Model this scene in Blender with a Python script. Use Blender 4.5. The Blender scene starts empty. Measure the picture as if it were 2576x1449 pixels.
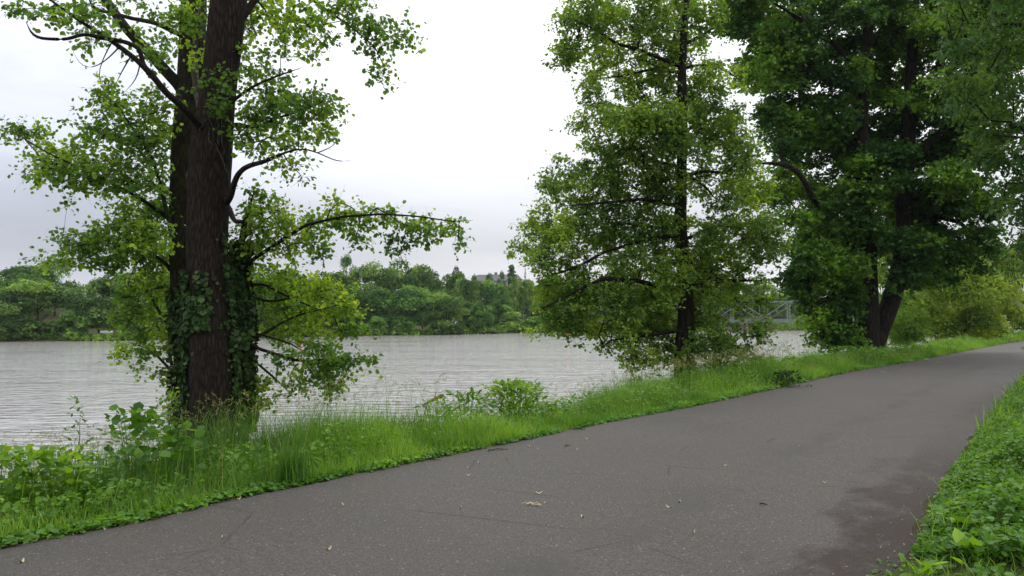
import bpy, math, random
import numpy as np
from mathutils import Matrix, Vector

RS = np.random.RandomState
random.seed(4)
scene = bpy.context.scene
COL = scene.collection
R = math.radians

# ------------------------------------------------------------------ camera
F_PX, W_PX, H_PX = 1910.0, 2576.0, 1449.0
PITCH, ROLL, EYE = 2.353, -0.4, 1.6
CAM = Matrix.Translation((0, 0, EYE)) @ Matrix.Rotation(R(90 + PITCH), 4, 'X') @ Matrix.Rotation(R(ROLL), 4, 'Z')
cd = bpy.data.cameras.new("camera")
cam = bpy.data.objects.new("camera", cd)
COL.objects.link(cam)
cam.matrix_world = CAM
cd.sensor_width = 36
cd.lens = 36 * F_PX / W_PX
cd.clip_end = 5000
cd.clip_start = 0.05
scene.camera = cam
C3 = np.array(CAM.to_3x3())


def ray(u, v):
    return C3 @ np.array([(u - W_PX / 2) / F_PX, -(v - H_PX / 2) / F_PX, -1.0])


def at(u, v, Y):
    """the point seen in the photograph at (u, v), Y metres ahead"""
    d = ray(u, v)
    return np.array([0, 0, EYE]) + d * (Y / d[1])


def flat(u, v, z=0.0):
    d = ray(u, v)
    return np.array([0, 0, EYE]) + d * ((z - EYE) / d[2])


def px(Y):
    return Y / F_PX


# ------------------------------------------------------------------ helpers
def tag(o, label=None, cat=None, group=None, kind=None):
    if label: o['label'] = label
    if cat: o['category'] = cat
    if group: o['group'] = group
    if kind: o['kind'] = kind
    return o


def empty(name, loc, rz=0):
    o = bpy.data.objects.new(name, None)
    COL.objects.link(o)
    o.location = [float(c) for c in loc]
    o.rotation_euler = (0, 0, rz)
    o.empty_display_size = 0.1
    return o


def link(name, me, parent=None, mat=None):
    if mat is not None and not me.materials:
        me.materials.append(mat)
    o = bpy.data.objects.new(name, me)
    COL.objects.link(o)
    if parent is not None:
        o.parent = parent
        o.location = [-c for c in parent.location] if parent.rotation_euler.z == 0 else (0, 0, 0)
    return o


def mesh(name, V, faces, smooth=False, tint=None):
    """V: (n,3); faces: list of index arrays, each (m,k)"""
    V = np.asarray(V, dtype=np.float32)
    me = bpy.data.meshes.new(name)
    me.vertices.add(len(V))
    me.vertices.foreach_set('co', V.ravel())
    faces = [np.asarray(f, dtype=np.int32) for f in faces if len(f)]
    loops = np.concatenate([f.ravel() for f in faces])
    sizes = np.concatenate([np.full(len(f), f.shape[1], dtype=np.int32) for f in faces])
    starts = np.concatenate([[0], np.cumsum(sizes)[:-1]]).astype(np.int32)
    me.loops.add(len(loops))
    me.loops.foreach_set('vertex_index', loops)
    me.polygons.add(len(sizes))
    me.polygons.foreach_set('loop_start', starts)
    me.polygons.foreach_set('use_smooth', np.full(len(sizes), smooth, dtype=bool))
    if tint is not None:
        a = me.color_attributes.new('tint', 'FLOAT_COLOR', 'POINT')
        c = np.ones((len(V), 4), dtype=np.float32)
        c[:, :tint.shape[1]] = tint
        a.data.foreach_set('color', c.ravel())
    me.update(calc_edges=True)
    return me


class Geo:
    def __init__(s): s.V, s.F, s.T, s.n = [], [], [], 0

    def add(s, V, faces, tint=None):
        V = np.asarray(V, dtype=float)
        s.V.append(V)
        for f in faces: s.F.append(np.asarray(f) + s.n)
        s.T.append(np.zeros((len(V), 3)) + .5 if tint is None else tint)
        s.n += len(V)

    def mesh(s, name, smooth=False):
        by = {}
        for f in s.F: by.setdefault(f.shape[1], []).append(f)
        return mesh(name, np.concatenate(s.V), [np.concatenate(v) for v in by.values()], smooth, np.concatenate(s.T))


def unit(a):
    return a / np.maximum(np.linalg.norm(a, axis=-1, keepdims=True), 1e-9)


def tube(g, pts, rad, sides=8, lump=0.0, rng=None, step=None, cap=True, seed=0):
    pts = np.asarray(pts, float); rad = np.asarray(rad, float)
    if step:
        seg = np.linalg.norm(np.diff(pts, axis=0), axis=1)
        t = np.concatenate([[0], np.cumsum(seg)])
        n = max(3, int(t[-1] / step))
        tt = np.linspace(0, t[-1], n)
        # smooth (catmull-like) resampling through cubic averaging
        P = np.stack([np.interp(tt, t, pts[:, i]) for i in range(3)], 1)
        k = max(1, int(0.5 * t[-1] / (len(pts) - 1) / step))
        for _ in range(3):
            if n > 4:
                Q = P.copy()
                Q[1:-1] = (P[:-2] + P[1:-1] * 2 + P[2:]) / 4
                P = Q
        rad = np.interp(tt, t, rad); pts = P
    n = len(pts)
    d = unit(np.gradient(pts, axis=0))
    ref = np.array([1.0, 0, 0]) if abs(d[0][0]) < .8 else np.array([0, 1.0, 0])
    x = unit(np.cross(d, ref)); y = np.cross(d, x)
    a = np.linspace(0, 2 * math.pi, sides, endpoint=False)
    rr = rad[:, None] * np.ones(sides)[None]
    if lump:
        rg = RS(seed)
        ph = rg.rand(8) * 6.28
        z = np.arange(n)[:, None] / max(1, n) * 9
        rr = rr * (1 + lump * (np.sin(a[None] * 2 + ph[0] + z * .6) * .5 + np.sin(a[None] * 3 + ph[1] - z) * .4 + np.sin(a[None] * 5 + ph[2] + z * 1.7) * .3 + (rg.rand(n, sides) - .5) * .35))
    V = pts[:, None] + rr[..., None] * (np.cos(a)[None, :, None] * x[:, None] + np.sin(a)[None, :, None] * y[:, None])
    V = V.reshape(-1, 3)
    i = np.arange(n - 1)[:, None] * sides; j = np.arange(sides)[None]; j2 = (j + 1) % sides
    Fq = np.stack([i + j, i + j2, i + sides + j2, i + sides + j], -1).reshape(-1, 4)
    V = np.concatenate([V, pts[-1:] + d[-1:] * rad[-1]])
    k = len(V) - 1; b = (n - 1) * sides
    Ft = np.array([[b + q, b + (q + 1) % sides, k] for q in range(sides)])
    g.add(V, [Fq, Ft])
    return pts, rad


def box(g, c, s, rz=0.0, tint=None):
    c = np.asarray(c, float); h = np.asarray(s, float) / 2
    V = np.array([[x, y, z] for x in (-1, 1) for y in (-1, 1) for z in (-1, 1)]) * h
    ca, sa = math.cos(rz), math.sin(rz)
    V = V @ np.array([[ca, sa, 0], [-sa, ca, 0], [0, 0, 1]]) + c
    g.add(V, [np.array([[0, 1, 3, 2], [4, 6, 7, 5], [0, 4, 5, 1], [2, 3, 7, 6], [0, 2, 6, 4], [1, 5, 7, 3]])])


def beam(g, a, b, w, h):
    a = np.asarray(a, float); b = np.asarray(b, float)
    d = unit(b - a); up = np.array([0, 0, 1.0])
    if abs(d[2]) > .95: up = np.array([0, 1.0, 0])
    x = unit(np.cross(d, up)); y = np.cross(x, d)
    V = []
    for p in (a, b):
        for sx, sy in ((-1, -1), (1, -1), (1, 1), (-1, 1)):
            V.append(p + x * sx * w / 2 + y * sy * h / 2)
    g.add(np.array(V), [np.array([[0, 1, 2, 3], [7, 6, 5, 4], [0, 4, 5, 1], [1, 5, 6, 2], [2, 6, 7, 3], [3, 7, 4, 0]])])


LEAF = {  # (along, across) outlines; two quads meeting on the midrib
    'round': ([0, .22, .78, 1.0, .78, .22], [0, -.40, -.42, 0, .42, .40]),
    'long': ([0, .25, .7, 1.0, .7, .25], [0, -.22, -.18, 0, .18, .22]),
    'wide': ([0, .1, .6, 1.0, .6, .1], [0, -.5, -.55, 0, .55, .5]),
}


def add_leaves(g, P, axis, nrm, size, shape='round', fold=.22, tint=None):
    n = len(P)
    axis = unit(axis); b = unit(np.cross(nrm, axis)); c = np.cross(axis, b)
    al, ac = (np.array(q) for q in LEAF[shape])
    size = np.broadcast_to(np.asarray(size, float), (n,))
    V = P[:, None] + size[:, None, None] * (al[None, :, None] * axis[:, None] + ac[None, :, None] * b[:, None] + (np.abs(ac) * fold - al * al * .12)[None, :, None] * c[:, None])
    i = np.arange(n)[:, None] * 6
    Fq = np.concatenate([i + np.array([[0, 1, 2, 3]]), i + np.array([[0, 3, 4, 5]])])
    if tint is None: tint = np.random.rand(n, 3)
    g.add(V.reshape(-1, 3), [Fq], np.repeat(tint, 6, axis=0))


# ------------------------------------------------------------------ materials
def nodes(name):
    m = bpy.data.materials.new(name)
    m.use_nodes = True
    nt = m.node_tree
    nt.nodes.clear()
    out = nt.nodes.new('ShaderNodeOutputMaterial')
    return m, nt, out


def N(nt, typ, **kw):
    n = nt.nodes.new('ShaderNode' + typ)
    for k, v in kw.items():
        if k in n.inputs: n.inputs[k].default_value = v
        else: setattr(n, k, v)
    return n


def ramp(nt, fac, stops, interp='LINEAR'):
    r = nt.nodes.new('ShaderNodeValToRGB')
    r.color_ramp.interpolation = interp
    e = r.color_ramp.elements
    while len(e) < len(stops): e.new(.5)
    for el, (p, c) in zip(e, stops):
        el.position = p
        el.color = (*c, 1) if len(c) == 3 else c
    nt.links.new(fac, r.inputs[0])
    return r.outputs[0]


def noise(nt, vec, scale, detail=4, rough=.5, dist=0.0):
    n = N(nt, 'TexNoise')
    n.inputs['Scale'].default_value = scale
    n.inputs['Detail'].default_value = detail
    n.inputs['Roughness'].default_value = rough
    n.inputs['Distortion'].default_value = dist
    if vec is not None: nt.links.new(vec, n.inputs['Vector'])
    return n.outputs['Fac']


def mapping(nt, vec, scale=(1, 1, 1), rot=(0, 0, 0)):
    m = N(nt, 'Mapping')
    m.inputs['Scale'].default_value = scale
    m.inputs['Rotation'].default_value = rot
    nt.links.new(vec, m.inputs['Vector'])
    return m.outputs[0]


def math_(nt, op, a, b=None, clamp=False):
    m = N(nt, 'Math', operation=op, use_clamp=clamp)
    for i, x in enumerate((a, b)):
        if x is None: continue
        if isinstance(x, (int, float)): m.inputs[i].default_value = x
        else: nt.links.new(x, m.inputs[i])
    return m.outputs[0]


def mixc(nt, fac, a, b, mode='MIX'):
    m = N(nt, 'Mix', data_type='RGBA', blend_type=mode)
    for s, x in ((0, fac), (6, a), (7, b)):
        if isinstance(x, (int, float)): m.inputs[s].default_value = x
        elif isinstance(x, tuple): m.inputs[s].default_value = (*x, 1)
        else: nt.links.new(x, m.inputs[s])
    return m.outputs[2]


def leaf_mat(name, dark, mid, bright, trans=.35, rough=.5, spec=.3, objcol=False, clump=1.2):
    m, nt, out = nodes(name)
    at_ = N(nt, 'Attribute', attribute_name='tint')
    sep = N(nt, 'SeparateColor')
    nt.links.new(at_.outputs['Color'], sep.inputs[0])
    tc = N(nt, 'TexCoord')
    nz = noise(nt, tc.outputs['Object'], clump, 2)
    f = math_(nt, 'ADD', math_(nt, 'MULTIPLY', sep.outputs[0], .28), math_(nt, 'MULTIPLY', sep.outputs[1], .60))
    f = math_(nt, 'ADD', f, math_(nt, 'MULTIPLY', math_(nt, 'SUBTRACT', nz, .42), .9), True)
    c = ramp(nt, f, [(.05, dark), (.5, mid), (.95, bright)])
    if objcol:
        oi = N(nt, 'ObjectInfo')
        c = mixc(nt, 1.0, c, oi.outputs['Color'], 'MULTIPLY')
    p = N(nt, 'BsdfPrincipled')
    nt.links.new(c, p.inputs['Base Color'])
    p.inputs['Roughness'].default_value = rough
    p.inputs['Specular IOR Level'].default_value = spec
    t = N(nt, 'BsdfTranslucent')
    hs = mixc(nt, 1.0, c, (1.7, 1.55, .45), 'MULTIPLY')
    nt.links.new(hs, t.inputs[0])
    mx = N(nt, 'MixShader'); mx.inputs[0].default_value = trans
    nt.links.new(p.outputs[0], mx.inputs[1]); nt.links.new(t.outputs[0], mx.inputs[2])
    nt.links.new(mx.outputs[0], out.inputs[0])
    return m


def bark_mat(name, dark, light, zs=.16, scale=26, bump=.9, dist=.03, moss=None):
    m, nt, out = nodes(name)
    tc = N(nt, 'TexCoord')
    v = mapping(nt, tc.outputs['Object'], (1, 1, zs))
    n1 = noise(nt, v, scale, 6, .62, .6)
    vo = N(nt, 'TexVoronoi', feature='DISTANCE_TO_EDGE')
    vo.inputs['Scale'].default_value = scale * .8
    vv = mixc(nt, .12, v, N(nt, 'TexNoise', Scale=scale * .7).outputs['Color'])
    nt.links.new(v, vo.inputs['Vector'])
    crack = ramp(nt, vo.outputs['Distance'], [(0, (.22, .22, .22)), (.30, (1, 1, 1))])
    n2 = noise(nt, tc.outputs['Object'], 3.0, 4)
    hgt = math_(nt, 'MULTIPLY', n1, crack)
    c = ramp(nt, hgt, [(.08, dark), (.6, light)])
    n3 = noise(nt, tc.outputs['Object'], 60, 3)
    c = mixc(nt, math_(nt, 'MULTIPLY', ramp(nt, n3, [(.62, (0, 0, 0)), (.72, (1, 1, 1))]), .35), c, tuple(min(1, x * 2.6) for x in light))
    if moss:
        mk = ramp(nt, n2, [(.5, (0, 0, 0)), (.72, (1, 1, 1))])
        c = mixc(nt, math_(nt, 'MULTIPLY', mk, .55), c, moss)
    p = N(nt, 'BsdfPrincipled')
    p.inputs['Roughness'].default_value = .92
    p.inputs['Specular IOR Level'].default_value = .15
    nt.links.new(c, p.inputs['Base Color'])
    bp = N(nt, 'Bump'); bp.inputs['Strength'].default_value = bump; bp.inputs['Distance'].default_value = dist
    nt.links.new(hgt, bp.inputs['Height'])
    nt.links.new(bp.outputs[0], p.inputs['Normal'])
    nt.links.new(p.outputs[0], out.inputs[0])
    return m


def plain_mat(name, a, b=None, scale=8, rough=.7, spec=.3, bump=0, metal=0):
    m, nt, out = nodes(name)
    tc = N(nt, 'TexCoord')
    nz = noise(nt, tc.outputs['Object'], scale, 5, .6)
    b = b or tuple(x * .7 for x in a)
    c = ramp(nt, nz, [(.3, b), (.7, a)])
    p = N(nt, 'BsdfPrincipled')
    p.inputs['Roughness'].default_value = rough
    p.inputs['Specular IOR Level'].default_value = spec
    p.inputs['Metallic'].default_value = metal
    nt.links.new(c, p.inputs['Base Color'])
    if bump:
        bp = N(nt, 'Bump'); bp.inputs['Strength'].default_value = .6; bp.inputs['Distance'].default_value = bump
        nt.links.new(nz, bp.inputs['Height']); nt.links.new(bp.outputs[0], p.inputs['Normal'])
    nt.links.new(p.outputs[0], out.inputs[0])
    return m


M = {}
M['alder_near'] = leaf_mat('alder_leaves_near', (.040, .088, .025), (.100, .215, .034), (.340, .480, .060), .52)  # dark and bright ends paint shaded and lit clumps into the leaf colour
M['alder_mid'] = leaf_mat('alder_leaves_mid', (.040, .090, .026), (.115, .225, .036), (.340, .490, .060), .52)  # same painted range from shaded to lit leaf clumps
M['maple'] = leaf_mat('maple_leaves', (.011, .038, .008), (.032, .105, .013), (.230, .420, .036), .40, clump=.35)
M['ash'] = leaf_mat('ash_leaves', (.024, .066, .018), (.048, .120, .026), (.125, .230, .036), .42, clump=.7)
M['ivy'] = leaf_mat('ivy_leaves', (.010, .026, .007), (.020, .050, .012), (.055, .110, .022), .14, .55, .2, clump=5)
M['far'] = leaf_mat('far_foliage', (.018, .052, .014), (.082, .170, .036), (.250, .390, .080), .30, .7, .15, objcol=True, clump=2.5)
M['willow'] = leaf_mat('willow_foliage', (.065, .120, .020), (.175, .280, .040), (.370, .480, .080), .45, .6, .2, objcol=True, clump=1.0)
M['grass'] = leaf_mat('grass_blades', (.045, .115, .018), (.112, .250, .030), (.240, .410, .060), .42, .5, .3, clump=1.1)
M['straw'] = leaf_mat('seed_heads', (.14, .15, .06), (.24, .24, .11), (.38, .37, .20), .3, .7, .2)
M['litter'] = leaf_mat('dry_litter', (.030, .020, .012), (.12, .085, .045), (.42, .36, .24), .1, .8, .2)
M['herb'] = leaf_mat('herb_leaves', (.032, .095, .014), (.075, .190, .024), (.170, .320, .040), .42, .5, .3, clump=2)
M['knot'] = leaf_mat('bright_shrub_leaves', (.055, .130, .018), (.130, .270, .028), (.270, .440, .045), .42, .5, .3, clump=2)
M['bark'] = bark_mat('alder_bark', (.007, .005, .004), (.036, .026, .021), zs=.17, scale=36, dist=.025)
M['bark_moss'] = bark_mat('mossy_bark', (.010, .008, .006), (.046, .038, .025), zs=.14, scale=44, dist=.02, moss=(.05, .07, .02))
M['bark_pale'] = bark_mat('pale_branch_bark', (.05, .042, .034), (.17, .15, .12), zs=.5, dist=.01)
M['bark_dark'] = bark_mat('dark_bark', (.006, .005, .004), (.032, .025, .020), scale=12, dist=.05)
M['twig'] = plain_mat('twig_bark', (.055, .042, .034), (.025, .019, .016), 6, .9, .15)
M['birch'] = plain_mat('birch_bark', (.45, .44, .40), (.25, .24, .21), 3, .8, .2)
M['flower'] = plain_mat('white_blossom', (.75, .75, .62), (.6, .62, .45), 9, .7, .2)
M['steel'] = plain_mat('grey_green_steel', (.17, .22, .195), (.12, .155, .14), 1.2, .6, .3)
M['steel_dark'] = plain_mat('dark_steel', (.10, .11, .105), (.06, .07, .065), 1.2, .7, .3)
M['concrete'] = plain_mat('weathered_concrete', (.24, .20, .165), (.12, .095, .08), .7, .9, .2, .02)
M['house_wall'] = plain_mat('render_wall', (.42, .41, .40), (.36, .35, .34), .3, .9, .2)
M['roof'] = plain_mat('grey_roof', (.12, .12, .125), (.09, .09, .095), .6, .8, .2)
M['glass'] = plain_mat('window_glass', (.04, .045, .05), (.03, .03, .035), 1, .1, .5)
M['buoy'] = plain_mat('red_buoy_paint', (.60, .09, .06), (.5, .06, .04), 4, .5, .4)
M['wood'] = plain_mat('wet_driftwood', (.16, .09, .045), (.07, .035, .018), 5, .8, .3, .01)
M['sand'] = plain_mat('sandstone_wall', (.36, .29, .22), (.26, .20, .15), 1.2, .95, .1, .03)
M['white'] = plain_mat('white_paint', (.7, .7, .66), (.55, .55, .5), 3, .6, .3)
M['dry_leaf'] = plain_mat('dry_leaf_skin', (.50, .44, .30), (.35, .28, .16), 20, .8, .2)
M['dark_bit'] = plain_mat('dark_bark_bit', (.022, .017, .014), (.012, .01, .008), 30, .9, .2)


# ------------------------------------------------------------------ path edges, banks and ground
L_uv = [(0, 1380), (190, 1342), (366, 1310), (549, 1264), (732, 1226), (943, 1184), (1090, 1152), (1236, 1124), (1353, 1099), (1529, 1062), (1698, 1031),
        (1840, 1002), (1975, 972), (2127, 938), (2280, 911), (2431, 884), (2523, 866), (2576, 858)]
R_uv = [(2246, 1449), (2309, 1357), (2339, 1264), (2391, 1179), (2428, 1134), (2470, 1060), (2539, 986), (2576, 949)]
LE = np.array([flat(u, v)[:2] for u, v in L_uv])
RE = np.array([flat(u, v)[:2] for u, v in R_uv])
PD = unit(np.array([LE[14] - LE[0]]))[0]             # path direction
PN = np.array([-PD[1], PD[0]])                       # towards the river


def sd(p):
    p = np.asarray(p, float)
    return p[..., 0] * PD[0] + p[..., 1] * PD[1], p[..., 0] * PN[0] + p[..., 1] * PN[1]


Ls, Ld = sd(LE); Rs_, Rd = sd(RE)
# continue both edges before and beyond the frame
Ls = np.concatenate([[-60, -20], Ls, [Ls[-1] + 15, Ls[-1] + 40, Ls[-1] + 90]])
tl = (Ld[-1] - Ld[-3]) / (Ls[-4] - Ls[-6])
Ld = np.concatenate([[Ld[0] + .6, Ld[0] + .2], Ld, [Ld[-1] - 1.6, Ld[-1] - 8, Ld[-1] - 30]])
far_r = np.array([flat(2640, 912)[:2], flat(2640, 893)[:2], flat(2566, 876)[:2]])
fs, fd = sd(far_r)
Rs_ = np.concatenate([[-60, -20, Rs_[0] - 3], Rs_, fs, [fs[-1] + 20, fs[-1] + 60]])
Rd = np.concatenate([[Rd[0] - .6, Rd[0] - .3, Rd[0] - .1], Rd, fd, [fd[-1] - 6, fd[-1] - 30]])
print('path dir', PD, 'Ld', np.round(Ld, 2), 'Rd', np.round(Rd, 2), 'Ls', np.round(Ls, 1))


def left_edge(s): return np.interp(s, Ls, Ld)
def right_edge(s): return np.interp(s, Rs_, Rd)


def xy(s, d):
    return np.stack([s * PD[0] + d * PN[0], s * PD[1] + d * PN[1]], -1)


WZ = -1.1
shore_uv = [(-700, 868), (-300, 863), (0, 860), (300, 858), (450, 855), (640, 852), (870, 846), (1100, 843), (1330, 838), (1500, 835), (1900, 833), (2060, 831), (2400, 829), (3000, 826)]
SH = np.array([flat(u, v, WZ)[:2] for u, v in shore_uv])
print('shore', np.round(SH, 0).tolist())
SHs, SHd = sd(SH)


def vnoise(x, y, seed=0):
    """cheap smooth value noise"""
    rg = RS(seed); T = rg.rand(64, 64)
    xi = np.floor(x).astype(int); yi = np.floor(y).astype(int)
    fx = x - xi; fy = y - yi; fx = fx * fx * (3 - 2 * fx); fy = fy * fy * (3 - 2 * fy)
    g = lambda a, b: T[a % 64, b % 64]
    return (g(xi, yi) * (1 - fx) + g(xi + 1, yi) * fx) * (1 - fy) + (g(xi, yi + 1) * (1 - fx) + g(xi + 1, yi + 1) * fx) * fy


AZ = np.arctan2(SH[:, 0], SH[:, 1]); SR = np.hypot(SH[:, 0], SH[:, 1])


def height(x, y):
    x = np.asarray(x, float); y = np.asarray(y, float)
    s = x * PD[0] + y * PD[1]; d = x * PN[0] + y * PN[1]
    d0 = np.interp(s, [0, 5, 9, 12, 19, 60, 90], [7.5, 7.5, 6.8, 6.9, 7.6, 7.6, 7.6])
    dd = d - d0
    near = np.interp(dd, [-1.0, 0, 1.1, 3.0, 6, 12], [0, -.02, -.26, -1.14, -2.0, -3.0])
    near = near + np.where(dd < 0, 1, np.clip(1 - dd / 3, 0, 1)) * (vnoise(x * 1.3, y * 1.3, 1) - .5) * .05 * np.clip(np.maximum(d - left_edge(s), right_edge(s) - d) / .6, 0, 1)
    # right verge swells a little
    rr = right_edge(s) - d
    near = near + np.where(rr > 0, np.clip(rr, 0, 3) * .04 + np.clip(rr - 3, 0, 30) * .06, 0)
    onpath = (d < left_edge(s) - .3) & (d > right_edge(s) + .3)
    near = np.where(onpath, -.012, near)
    az = np.arctan2(x, y); r = np.hypot(x, y)
    rs = np.interp(az, AZ, SR)
    fd_ = np.where(y > 5, r - rs, -50) + (vnoise(x * .12, y * .12, 5) - .5) * 2.0
    far = np.interp(fd_, [-30, -4, 0, 2.5, 8, 40, 130, 260, 600, 2000], [-3, -1.9, WZ - .02, WZ + .5, -.3, .6, 7, 10, 12, 14])
    far = far + np.clip(fd_ / 60, 0, 1) * (vnoise(x * .02, y * .02, 9) - .5) * 5
    return np.where(far > near, far, near) if np.ndim(x) else float(max(far, near))


def ground_z(x, y): return float(height(np.array([x]), np.array([y]))[0])


def grid_axis(parts):
    out = [parts[0][0]]
    for a, b, st in parts:
        n = max(1, int(round((b - a) / st)))
        out += list(np.linspace(a, b, n + 1)[1:])
    return np.array(out)


sa = grid_axis([(-900, -200, 50), (-200, -40, 8), (-40, -4, 1.5), (-4, 20, .3), (20, 70, 1.0), (70, 420, 4), (420, 1500, 60)])
da = grid_axis([(-900, -200, 50), (-200, -12, 6), (-12, -4, .8), (-4, 12, .2), (12, 40, 2), (40, 330, 3.5), (330, 1500, 60)])
S, D = np.meshgrid(sa, da, indexing='ij')
XY = xy(S, D)
Z = height(XY[..., 0], XY[..., 1])
V = np.concatenate([XY, Z[..., None]], -1).reshape(-1, 3)
ns, nd = S.shape
i = np.arange(ns - 1)[:, None] * nd + np.arange(nd - 1)[None]
Fq = np.stack([i, i + nd, i + nd + 1, i + 1], -1).reshape(-1, 4)

m, nt, out = nodes('earth_and_turf')
tc = N(nt, 'TexCoord')
n1 = noise(nt, tc.outputs['Object'], 1.6, 6, .6)
n2 = noise(nt, tc.outputs['Object'], 30, 4, .6)
ca = ramp(nt, n1, [(.40, (.040, .028, .018)), (.62, (.055, .085, .020))])
cb = ramp(nt, n2, [(.3, (.022, .016, .010)), (.7, (.060, .048, .028))])
c = mixc(nt, ramp(nt, n2, [(.45, (0, 0, 0)), (.6, (.5, .5, .5))]), ca, cb)
p = N(nt, 'BsdfPrincipled'); p.inputs['Roughness'].default_value = .95; p.inputs['Specular IOR Level'].default_value = .1
nt.links.new(c, p.inputs['Base Color'])
bp = N(nt, 'Bump'); bp.inputs['Strength'].default_value = .7; bp.inputs['Distance'].default_value = .03
nt.links.new(n2, bp.inputs['Height']); nt.links.new(bp.outputs[0], p.inputs['Normal'])
nt.links.new(p.outputs[0], out.inputs[0])
g_o = link('ground', mesh('ground', V, [Fq], True), None, m)
tag(g_o, kind='structure')

# path sheet
ss = np.concatenate([np.arange(-40, -4, 2), np.arange(-4, 30, .08), np.arange(30, 140, 1.0)])
rg = RS(3)
wl = left_edge(ss) + np.where(ss < 40, (vnoise(ss * 2.3, ss * 0, 11) - .5) * .07 + (vnoise(ss * 7.3, ss * 0, 14) - .5) * .05, 0)
wr = right_edge(ss) + (vnoise(ss * 1.7, ss * 0 + 3, 12) - .5) * .07 + (vnoise(ss * 6.1, ss * 0 + 3, 15) - .5) * .07
cols = 9
V = []
for k in range(cols):
    t = k / (cols - 1)
    d_ = wr * (1 - t) + wl * t
    p2 = xy(ss, d_)
    zc = .004 + .03 * (1 - (2 * t - 1) ** 2)
    V.append(np.concatenate([p2, np.full((len(ss), 1), zc)], 1))
V = np.concatenate(V)
n_ = len(ss)
i = np.arange(cols - 1)[:, None] * n_ + np.arange(n_ - 1)[None]
Fq = np.stack([i, i + 1, i + n_ + 1, i + n_], -1).reshape(-1, 4)
me = mesh('path', V, [Fq], True)
uvl = me.attributes.new('across', 'FLOAT', 'POINT')
uvl.data.foreach_set('value', np.repeat(np.linspace(0, 1, cols), n_).astype(np.float32))
uvs = me.attributes.new('along', 'FLOAT', 'POINT')
uvs.data.foreach_set('value', np.tile(ss, cols).astype(np.float32))
m, nt, out = nodes('worn_asphalt')
tc = N(nt, 'TexCoord'); ob = tc.outputs['Object']
ac = N(nt, 'Attribute', attribute_name='across').outputs['Fac']
al = N(nt, 'Attribute', attribute_name='along').outputs['Fac']
fine = math_(nt, 'ADD', math_(nt, 'MULTIPLY', noise(nt, ob, 190, 2, .7), .55), math_(nt, 'MULTIPLY', noise(nt, ob, 55, 3, .75), .45))
grit = N(nt, 'TexVoronoi'); grit.inputs['Scale'].default_value = 120; nt.links.new(ob, grit.inputs['Vector'])
big = noise(nt, ob, .55, 5, .55)
rot = mapping(nt, ob, (1, 1, 1), (0, 0, -math.atan2(PD[1], PD[0])))
streak = noise(nt, mapping(nt, rot, (.28, 1.9, 1)), 1.3, 5, .6)
c = ramp(nt, fine, [(.34, (.012, .0105, .0095)), (.50, (.056, .050, .046)), (.66, (.155, .141, .130))])
c = mixc(nt, 1.0, c, ramp(nt, big, [(.3, (.80, .80, .80)), (.7, (1.12, 1.10, 1.08))]), 'MULTIPLY')
# pale chips
chip = N(nt, 'TexVoronoi'); chip.inputs['Scale'].default_value = 30; nt.links.new(ob, chip.inputs['Vector'])
sepc = N(nt, 'SeparateColor'); nt.links.new(chip.outputs['Color'], sepc.inputs[0])
ck = math_(nt, 'MULTIPLY', math_(nt, 'LESS_THAN', chip.outputs['Distance'], .22), math_(nt, 'GREATER_THAN', sepc.outputs[0], .86))
c = mixc(nt, math_(nt, 'MULTIPLY', ck, .5), c, (.34, .32, .29))
# rough wheel tracks worn darker, in patches
tr = math_(nt, 'ABSOLUTE', math_(nt, 'SUBTRACT', ac, .33))
trk = ramp(nt, math_(nt, 'ADD', tr, math_(nt, 'MULTIPLY', math_(nt, 'SUBTRACT', streak, .5), .22)), [(0, (1, 1, 1)), (.065, (0, 0, 0))])
pat = ramp(nt, noise(nt, ob, .8, 3), [(.42, (0, 0, 0)), (.6, (1, 1, 1))])
c = mixc(nt, math_(nt, 'MULTIPLY', math_(nt, 'MULTIPLY', trk, pat), .8), c, (.045, .042, .036))
# brown earth washed over the right-hand edge
ed = math_(nt, 'SUBTRACT', .135, math_(nt, 'ADD', ac, math_(nt, 'MULTIPLY', math_(nt, 'SUBTRACT', noise(nt, mapping(nt, rot, (.7, 1.2, 1)), 2.4, 8, .70), .5), .42)))
edm = ramp(nt, ed, [(0, (0, 0, 0)), (.09, (1, 1, 1))])
sm = math_(nt, 'MULTIPLY', math_(nt, 'LESS_THAN', al, 9.0), 1)
edw = math_(nt, 'ADD', math_(nt, 'MULTIPLY', N(nt, 'MapRange', **{'From Min': 7.0, 'From Max': 11.5, 'To Min': 1.0, 'To Max': .2}).outputs[0], 1), 0)
mr = nt.nodes[-1]
for nn in nt.nodes:
    if nn.type == 'MAP_RANGE': nt.links.new(al, nn.inputs['Value'])
c = mixc(nt, math_(nt, 'MULTIPLY', math_(nt, 'MULTIPLY', edm, edw), .92), c, ramp(nt, fine, [(.35, (.005, .0025, .002)), (.7, (.034, .016, .011))]))
# damp darker margin on the river side
el = ramp(nt, math_(nt, 'ADD', ac, math_(nt, 'MULTIPLY', math_(nt, 'SUBTRACT', big, .5), .05)), [(.955, (0, 0, 0)), (.995, (1, 1, 1))])
c = mixc(nt, math_(nt, 'MULTIPLY', el, .55), c, (.045, .038, .032))
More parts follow.
